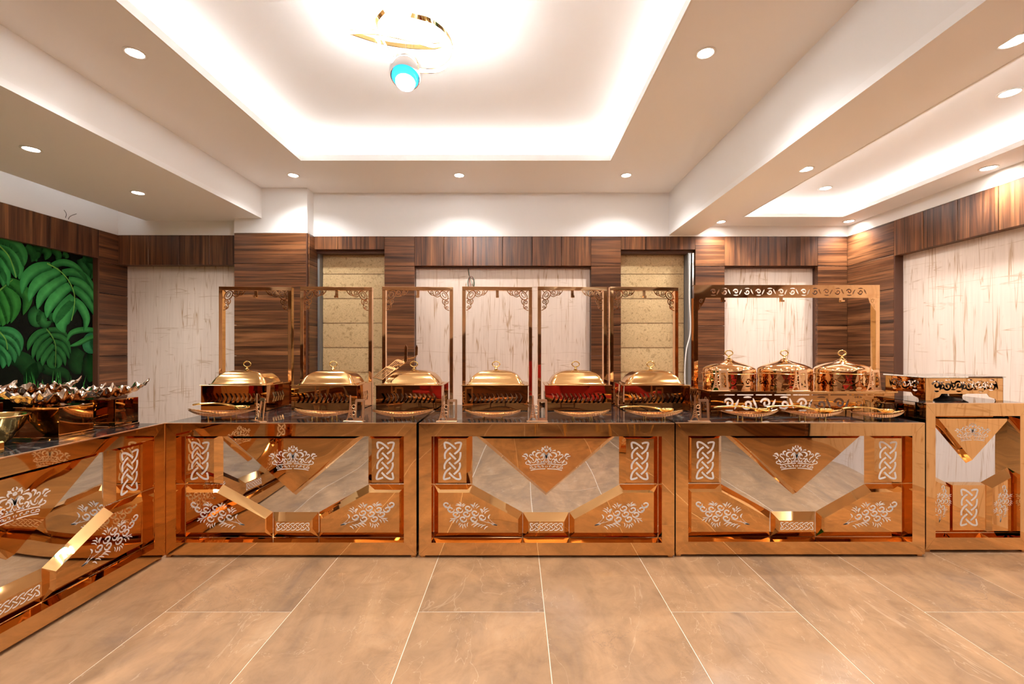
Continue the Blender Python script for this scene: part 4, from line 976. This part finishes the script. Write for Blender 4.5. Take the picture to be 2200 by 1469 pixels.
# ------------------------------------------------------------------ tower card holders
def make_holder():
    r = link('tower_card_holder', None)
    MB().box(-0.038, 0.088, -0.018, 0.016, 0, 0.0035).build('base_plate', 'gold_satin', r, bevel=0.0008)
    hw = lambda z: 0.0025 + 0.030 * math.exp(-z / 0.045)
    zs = [0.0035 + 0.152 * i / 22 for i in range(23)]
    outer = [(-hw(z), z) for z in zs] + [(hw(z), z) for z in zs[::-1]]
    holes = [[(0.020 * math.cos(a), 0.0 + 0.024 * math.sin(a)) for a in [PI * i / 10 for i in range(11)]]]
    holes = [[(x, max(0.004, z)) for x, z in holes[0]]]
    for z in (0.034, 0.047, 0.060, 0.074, 0.088, 0.102):
        h_ = hw(z) * 0.42; holes.append([(-h_, z), (0, z - 0.005), (h_, z), (0, z + 0.0045)])
        if z < 0.07:
            for sx in (-1, 1): c_ = sx * hw(z) * 0.62; holes.append([(c_ - 0.002, z + 0.006), (c_ + 0.002, z + 0.006), (c_ + 0.0012, z + 0.010), (c_ - 0.0012, z + 0.010)])
    for z in (0.010, 0.018, 0.026):
        for sx in (-1, 1): c_ = sx * (hw(z) * 0.5 + 0.0115); holes.append([(c_ - 0.002, z - 0.002), (c_ + 0.002, z - 0.002), (c_ + 0.001, z + 0.002), (c_ - 0.001, z + 0.002)])
    MB().sheet(outer, holes, 0.0035, lambda a, b, y: (a, y - 0.002, b)).build('tower', 'gold_satin', r)
    for z in (0.050, 0.088):
        pts = [(0.020 + 0.011 * math.cos(a), 0, z + 0.011 * math.sin(a)) for a in [i * 2 * PI / 14 for i in range(14)]]
        MB().tube(pts, 0.0016, 6, close=True).build('ring', 'gold_satin', r, 60)
    fo = [(0.026, 0.0035), (0.086, 0.0035), (0.086, 0.128), (0.081, 0.132), (0.031, 0.132), (0.026, 0.128)]
    hi = [(0.039, 0.022), (0.073, 0.022), (0.073, 0.116), (0.039, 0.116)]
    MB().sheet(fo, [hi], 0.003, lambda a, b, y: (a, y - 0.004 + (b - 0.0035) * 0.10, b)).build('card_frame', 'gold_satin', r)
    MB().sheet([(0.036, 0.018), (0.076, 0.018), (0.076, 0.120), (0.036, 0.120)], [], 0.001, lambda a, b, y: (a, y + 0.000 + (b - 0.0035) * 0.10, b)).build('clear_insert', 'glass', r)
    return r
h0 = make_holder(); hz = TOP
for i, (u, Y, z_, rz, s_, lb) in enumerate([
    (552, 2.70, TOP, -38, 1.05, 'gold tower shaped card holder turned sideways beside the first spoon rest'),
    (753, 2.68, TOP, -8, 1.0, 'gold tower shaped card holder beside the dish before the first gold blind'),
    (951, 2.67, TOP, 0, 1.0, 'gold tower shaped card holder between the spatula dish and its neighbour'),
    (1145, 2.67, TOP, 0, 1.0, 'gold tower shaped card holder between the two middle chafing dishes'),
    (1493, 2.67, TOP, 0, 1.0, 'gold tower shaped card holder at the seam next to the round pot counter'),
    (1538, 2.872, TOP + RH, 8, 1.02, 'gold tower shaped card holder on the riser before the first round pot'),
    (1710, 2.872, TOP + RH, 10, 1.02, 'gold tower shaped card holder on the riser before the middle round pot'),
    (1870, 2.872, TOP + RH, 14, 1.02, 'gold tower shaped card holder on the end of the riser by the cake stand')]):
    o = h0 if i == 0 else copy_tree(h0)
    o.location = (px(u, Y), Y, z_); o.rotation_euler = (0, 0, math.radians(rz)); o.scale = (s_, s_, s_)
    tag(o, lb, 'card holder', 'tower shaped card holders')

# ------------------------------------------------------------------ spoon rests and ladles
def make_rest(seed):
    r = link('spoon_rest', None)
    nL, nW = 44, 8; v = []; Lh = 0.185; Wh = 0.055
    for lay in (0, 1):
        for i in range(nL + 1):
            t = -1 + 2 * i / nL; wd = Wh * max(0.03, (1 - abs(t) ** 2.3)) ; zc = 0.024 + 0.040 * t * t + (0.0016 * math.sin(i * PI) if False else 0.0)
            rib = 0.0011 * (1 if (i // 1) % 2 else -1)
            for j in range(nW + 1):
                s = -1 + 2 * j / nW
                v.append((t * Lh, s * wd, zc + 0.010 * s * s * (1 - t * t) + (rib + 0.0025 if lay else rib)))
    K = (nL + 1) * (nW + 1); f = []
    for i in range(nL):
        for j in range(nW):
            a = i * (nW + 1) + j; q = (a, a + 1, a + nW + 2, a + nW + 1)
            f += [q[::-1], tuple(x + K for x in q)]
    for i in range(nL):
        for j in (0, nW):
            a = i * (nW + 1) + j; f.append((a, a + nW + 1, a + nW + 1 + K, a + K))
    MB().add(v, f).build('tray', 'gold_lid', r, 50)
    for sy in (-1, 1):
        v = []; n = 46
        for i in range(n + 1):
            t = -0.985 + 1.97 * i / n; wd = Wh * max(0.03, (1 - abs(t) ** 2.3)); zc = 0.026 + 0.030 * t * t; hh = 0.004 + 0.013 * (1 - t * t); e = 0.0016 * (i % 2)
            for dy, dz in ((-0.002 - e, 0), (0.003 + e, 0), (0.003 + e, hh), (-0.002 - e, hh)): v.append((t * Lh, sy * wd + dy, zc + dz))
        f = [(i * 4 + q, i * 4 + (q + 1) % 4, i * 4 + 4 + (q + 1) % 4, i * 4 + 4 + q) for i in range(n) for q in range(4)] + [(3, 2, 1, 0), tuple(n * 4 + q for q in range(4))]
        MB().add(v, f).build('rope_rim', 'gold_satin', r)
    for sx in (-0.06, 0.06):
        for sy in (-0.028, 0.028): MB().tube([(sx, sy, 0), (sx, sy, 0.029)], 0.004, 8).build('leg', 'gold_bright', r)
    return r
r0 = make_rest(1)
for i, (u, Y, s_, rz, lb) in enumerate([
    (478, 2.735, 1.08, 5, 'gold ribbed boat shaped rest with a spoon at the row end by the platters'),
    (697, 2.735, 1.05, -4, 'empty gold ribbed boat shaped spoon rest before the first gold blind dish'),
    (866, 2.735, 1.0, 6, 'gold ribbed boat shaped spoon rest before the spatula dish'),
    (1059, 2.735, 0.93, 0, 'gold ribbed boat shaped spoon rest before the dish under the hanging wires'),
    (1250, 2.735, 0.93, 3, 'gold ribbed boat shaped spoon rest before the dish at the second plank column'),
    (1405, 2.735, 0.95, -3, 'gold ribbed boat shaped spoon rest before the last square dish, holding a ladle'),
    (1610, 2.735, 0.98, 2, 'gold ribbed boat shaped spoon rest before the first round pot'),
    (1745, 2.735, 1.0, -3, 'gold ribbed boat shaped spoon rest before the middle round pot'),
    (1885, 2.715, 0.92, 2, 'gold ribbed boat shaped spoon rest at the counter end by the acrylic box')]):
    o = r0 if i == 0 else copy_tree(r0)
    o.location = (px(u, Y), Y, TOP); o.rotation_euler = (0, 0, math.radians(rz)); o.scale = (s_, s_, s_)
    tag(o, lb, 'spoon rest', 'gold spoon rests')
def make_ladle():
    r = link('serving_ladle', None)
    mb = MB(); v = []; n = 20
    prof = [(1.0, 0.0), (0.92, -0.55), (0.70, -0.85), (0.40, -0.97), (0.05, -1.0), (0.05, -0.88), (0.38, -0.86), (0.66, -0.74), (0.86, -0.48), (0.95, 0.0)]
    for rr, zz in prof:
        for q in range(n): v.append((0.048 * rr * math.cos(q * 2 * PI / n), 0.034 * rr * math.sin(q * 2 * PI / n), 0.020 * zz))
    f = [(i * n + q, i * n + (q + 1) % n, ((i + 1) % len(prof)) * n + (q + 1) % n, ((i + 1) % len(prof)) * n + q) for i in range(len(prof)) for q in range(n)]
    mb.add(v, f).build('bowl', 'gold_bright', r, 50)
    MB().tube(catmull([(-0.044, 0, -0.002), (-0.09, 0, 0.008), (-0.17, 0, 0.016), (-0.26, 0, 0.012), (-0.30, 0, 0.006)], 6), [0.005] * 8 + [0.0042] * 9 + [0.006] * 8, 8).build('handle', 'gold_bright', r, 50)
    return r
l0 = make_ladle()
for i, (u, Y, z_, rz, s_, lb) in enumerate([
    (520, 2.735, TOP + 0.085, 0, 1.0, 'gold serving spoon lying on the spoon rest by the platter counter'),
    (1432, 2.735, TOP + 0.068, 0, 0.95, 'gold serving ladle lying on the rest before the last square dish'),
    (1637, 2.735, TOP + 0.068, 2, 1.0, 'gold serving ladle lying on the rest before the first round pot'),
    (1770, 2.735, TOP + 0.066, -2, 1.15, 'large gold serving ladle lying on the rest before the middle round pot'),
    (1905, 2.715, TOP + 0.066, 4, 0.95, 'gold serving ladle lying on the rest by the acrylic box')]):
    o = l0 if i == 0 else copy_tree(l0)
    o.location = (px(u, Y), Y, z_); o.rotation_euler = (0, 0, math.radians(rz)); o.scale = (s_, s_, s_)
    tag(o, lb, 'ladle', 'gold serving ladles')

# ------------------------------------------------------------------ slotted spatulas on the third dish
def spatula(loc, dx, hx, hz, label):
    r = thing('slotted_spatula', label, 'spatula', loc, 0, 'slotted spatulas')
    A, B_, C_, D_ = Vector((-0.080, -0.045, -0.026)), Vector((0.000, 0.030, 0.056)), Vector((0.070, 0.03, 0.036)), Vector((-0.012, -0.045, -0.042))
    def f(a, b, y):
        p = A.lerp(D_, a).lerp(B_.lerp(C_, a), b); return (p.x, p.y, p.z + y)
    holes = [[(0.10 + 0.165 * i, 0.12), (0.21 + 0.165 * i, 0.12), (0.21 + 0.165 * i, 0.84), (0.10 + 0.165 * i, 0.84)] for i in range(5)]
    MB().sheet([(0, 0), (1, 0), (1, 0.9), (0.85, 1), (0.15, 1), (0, 0.9)], holes, 0.003, f).build('blade', 'gold_reflect_dark', r)
    MB().tube(catmull([(0.036, 0.03, 0.046), (0.065, 0.04, 0.058), (hx - 0.01, 0.05, 0.070), (hx, 0.05, 0.10)], 6), 0.0045, 8).build('neck', 'gold_dark', r, 50)
    MB().prism([(hx - 0.010, 0.085), (hx + 0.010, 0.085), (hx + 0.012, hz), (hx + 0.004, hz + 0.02), (hx - 0.006, hz)], 0.047, 0.053).build('handle', 'gold_frame', r)
spatula((-0.915, 3.13, 1.045), 0, 0.125, 0.185, 'gold slotted spatula with tall upright handle, blade over the dish lid edge')
spatula((-0.862, 3.185, 1.090), 0, 0.135, 0.140, 'shorter gold slotted spatula lying on top of the other one on the lid')

# ------------------------------------------------------------------ cake stand on the narrow counter, acrylic box
T5 = 0.896
cs = thing('square_cake_stand', 'square glass topped gold cake stand with scroll-cut skirt on the narrow counter', 'cake stand', (2.77, 2.765, T5))
cw, cd, chh = 0.482, 0.30, 0.147
def skirt(wd):
    z0, z1 = 0.0, chh
    outer = [(-wd / 2, 0), (-wd / 2 + 0.045, 0), (-wd / 2 + 0.05, 0.016), (-wd / 2 + 0.085, 0.028), (-wd / 2 + 0.10, 0.048), (wd / 2 - 0.10, 0.048), (wd / 2 - 0.085, 0.028), (wd / 2 - 0.05, 0.016), (wd / 2 - 0.045, 0), (wd / 2, 0), (wd / 2, chh), (-wd / 2, chh)]
    outer = [p if abs(p[0]) < wd / 2 - 0.047 or p[1] in (0, chh) else p for p in outer]
    hs = scroll_holes(-wd / 2 + 0.035, wd / 2 - 0.035, 0.098, 0.034, 0.072, 0.012) + scroll_holes(-wd / 2 + 0.07, wd / 2 - 0.07, 0.096, 0.022, 0.072, 0.008, -1)
    return outer, hs
o_, hs = skirt(cw)
MB().sheet(o_, hs, 0.002, lambda a, b, y: (a, y, b)).build('front_skirt', 'gold_flat', cs)
MB().sheet(o_, hs, 0.002, lambda a, b, y: (a, cd - y, b)).build('rear_skirt', 'gold_flat', cs)
o_, hs = skirt(cd)
for sx in (-1, 1): MB().sheet(o_, hs, 0.002, lambda a, b, y, sx=sx: (sx * (cw / 2 - y), a + cd / 2, b)).build('side_skirt', 'gold_flat', cs)
MB().box(-cw / 2 - 0.008, cw / 2 + 0.008, -0.008, cd + 0.008, chh, chh + 0.008).build('glass_top', 'glass', cs)
MB().box(-cw / 2, cw / 2, 0, cd, chh - 0.003, chh - 0.0005).build('top_plate', 'steel', cs)
MB().lathe([(0.10, 0.0), (0.10, 0.005), (0.06, 0.012), (0.032, 0.022), (0.03, 0.045), (0.04, 0.055), (0.13, 0.075), (0.14, 0.10)], 28, (0.0, 0.15, 0.0)).build('burner_bowl', 'black_metal', cs, 40)
ab = thing('acrylic_box', 'small clear acrylic box standing at the counter end beside the narrow counter', 'box', (2.335, 2.80, TOP))
for a in ((-0.04, 0.04, -0.015, -0.012, 0, 0.09), (-0.04, 0.04, 0.042, 0.045, 0, 0.09), (-0.04, -0.037, -0.012, 0.042, 0, 0.09), (0.037, 0.04, -0.012, 0.042, 0, 0.09)): MB().box(*a).build('side_pane', 'glass', ab)
MB().box(-0.045, 0.045, -0.02, 0.05, 0.09, 0.094).build('lid_pane', 'glass', ab)
st_ = thing('service_table', 'dark service table behind the narrow counter, carrying the riser end', 'table', (2.74, 3.11, 0))
MB().box(-0.335, 0.30, 0.0, 0.55, TOP - 0.02, TOP).build('tabletop', 'black_marble', st_)
MB().box(-0.32, 0.28, 0.02, 0.53, 0.08, TOP - 0.02).build('cabinet', 'gold_dark', st_)
for sx in (-0.28, 0.24):
    for sy in (0.06, 0.49): MB().box(sx - 0.02, sx + 0.02, sy - 0.02, sy + 0.02, 0, 0.08).build('leg', 'black_metal', st_)
# ------------------------------------------------------------------ platter counter: boxes, leaf platters, bowls
def box_stand(x0, x1, y0, y1, hgt, label):
    t = thing('mirror_box_stand', label, 'box', ((x0 + x1) / 2, (y0 + y1) / 2, TOP), 0, 'dark mirror box stands')
    wx, wy = (x1 - x0) / 2, (y1 - y0) / 2
    MB().box(-wx - 0.003, wx + 0.003, -wy - 0.003, wy + 0.003, 0, 0.012).build('plinth', 'gold_frame', t, bevel=0.001)
    MB().box(-wx, wx, -wy, wy, 0.012, hgt).build('body', 'gold_dark', t, bevel=0.002)
    return t
box_stand(-2.41, -2.187, 2.135, 2.31, 0.155, 'dark gold mirror box holding the nearest crumpled platter, beside the gold bowl')
box_stand(-2.41, -2.187, 2.435, 2.585, 0.157, 'dark gold mirror box in the corner where the two counter rows meet')
box_stand(-2.78, -2.55, 2.02, 2.22, 0.17, 'dark gold mirror box in the back row under the long crumpled platter')
box_stand(-2.78, -2.55, 2.36, 2.56, 0.17, 'dark gold mirror box in the back row by the wood column, mostly hidden')
def platter(x, y, z_, Lh, Wh, rz, seed, label):
    R_ = random.Random(seed); nL, nW = 84, 20; v = []; ph = [R_.uniform(0, 6.28) for _ in range(6)]
    for lay in (0, 1):
        for i in range(nL + 1):
            t = -1 + 2 * i / nL; wd = Wh * max(0.02, (1 - abs(t) ** 1.7)) * (1 + 0.10 * math.sin(9 * t + ph[0]))
            for j in range(nW + 1):
                s = -1 + 2 * j / nW; e = abs(s)
                zz = 0.085 * abs(t) ** 3.0 + 0.052 * e ** 2 * (1 - t * t)
                zz += e * (1 - 0.5 * abs(t)) * (0.011 * math.sin(27 * t + 2.2 * s * (1 if s > 0 else -1) + ph[1]) + 0.008 * math.sin(43 * t + ph[2] + 3 * s))
                zz += 0.004 * math.sin(11 * s + 13 * t + ph[3]) + 0.003 * math.sin(23 * t - 9 * s + ph[4])
                v.append((t * Lh, s * wd + 0.01 * math.sin(5 * t + ph[5]), max(0.0, 0.006 + zz) + (0.0018 if lay else 0)))
    K = (nL + 1) * (nW + 1); f = []
    for i in range(nL):
        for j in range(nW):
            a = i * (nW + 1) + j; q = (a, a + 1, a + nW + 2, a + nW + 1); f += [q[::-1], tuple(x_ + K for x_ in q)]
        for j in (0, nW): a = i * (nW + 1) + j; f.append((a, a + nW + 1, a + nW + 1 + K, a + K))
    o = MB().add(v, f).build('leaf_platter', 'leaf_steel', None, 60); o.location = (x, y, z_); o.rotation_euler = (0, 0, math.radians(rz))
    return tag(o, label, 'platter', 'crumpled leaf platters')
platter(-2.30, 2.22, TOP + 0.157, 0.20, 0.11, 62, 3, 'crumpled silver leaf platter on the box beside the gold bowl')
platter(-2.30, 2.51, TOP + 0.159, 0.19, 0.105, 58, 5, 'crumpled silver leaf platter on the corner box before the wallpaper')
platter(-2.665, 2.12, TOP + 0.172, 0.22, 0.115, 74, 8, 'crumpled silver leaf platter in the back row under the printed grass')
platter(-2.665, 2.46, TOP + 0.172, 0.21, 0.11, 66, 11, 'crumpled silver leaf platter in the back row toward the wood column')
bw = thing('gold_bowl', 'round polished gold bowl at the edge of the platter counter', 'bowl', (-2.345, 1.98, TOP))
MB().lathe([(0.045, 0.0), (0.05, 0.004), (0.075, 0.03), (0.105, 0.085), (0.125, 0.135), (0.131, 0.137), (0.128, 0.131), (0.108, 0.083), (0.075, 0.035), (0.001, 0.012)], 40).build('bowl_body', 'gold_bright', bw, 50)
MB().tube([(0.129 * math.cos(i * 2 * PI / 40), 0.129 * math.sin(i * 2 * PI / 40), 0.136) for i in range(40)], 0.004, 8, close=True).build('rim', 'gold_lid', bw, 60)
gb = MB().box(-0.05, 0.05, -0.05, 0.05, 0, 0.05).build('gold_block', 'gold_bright', None, bevel=0.006); gb.location = (-2.2, 1.83, TOP)
tag(gb, 'small gold block at the counter edge in front of the gold bowl', 'block')

# ------------------------------------------------------------------ seating that the mirrors show
def make_chair():
    r = link('banquet_chair', None)
    MB().box(-0.24, 0.24, -0.24, 0.24, 0.42, 0.50).build('seat', 'red_cloth', r, bevel=0.02)
    MB().box(-0.23, 0.23, -0.27, -0.21, 0.50, 1.02).build('backrest', 'red_cloth', r, bevel=0.02)
    for sx in (-1, 1):
        for sy in (-1, 1): MB().tube([(sx * 0.21, sy * 0.21, 0), (sx * 0.20, sy * 0.20, 0.43)], [0.012, 0.018], 8).build('leg', 'gold_bright', r, 50)
    return r
c0 = make_chair()
for i, (x, y, rz, lb) in enumerate([(0.55, -1.3, 10, 'red cloth banquet chair facing the middle counter'), (1.35, -1.2, -6, 'red cloth banquet chair facing the round pots'), (2.1, -1.5, -15, 'red cloth banquet chair by the side wall'),
        (1.0, -2.3, 160, 'red cloth banquet chair in the rear row, turned away'), (-1.7, -2.2, 25, 'red cloth banquet chair on the mural side')]):
    o = c0 if i == 0 else copy_tree(c0)
    o.location = (x, y, 0); o.rotation_euler = (0, 0, math.radians(rz)); tag(o, lb, 'chair', 'red banquet chairs')
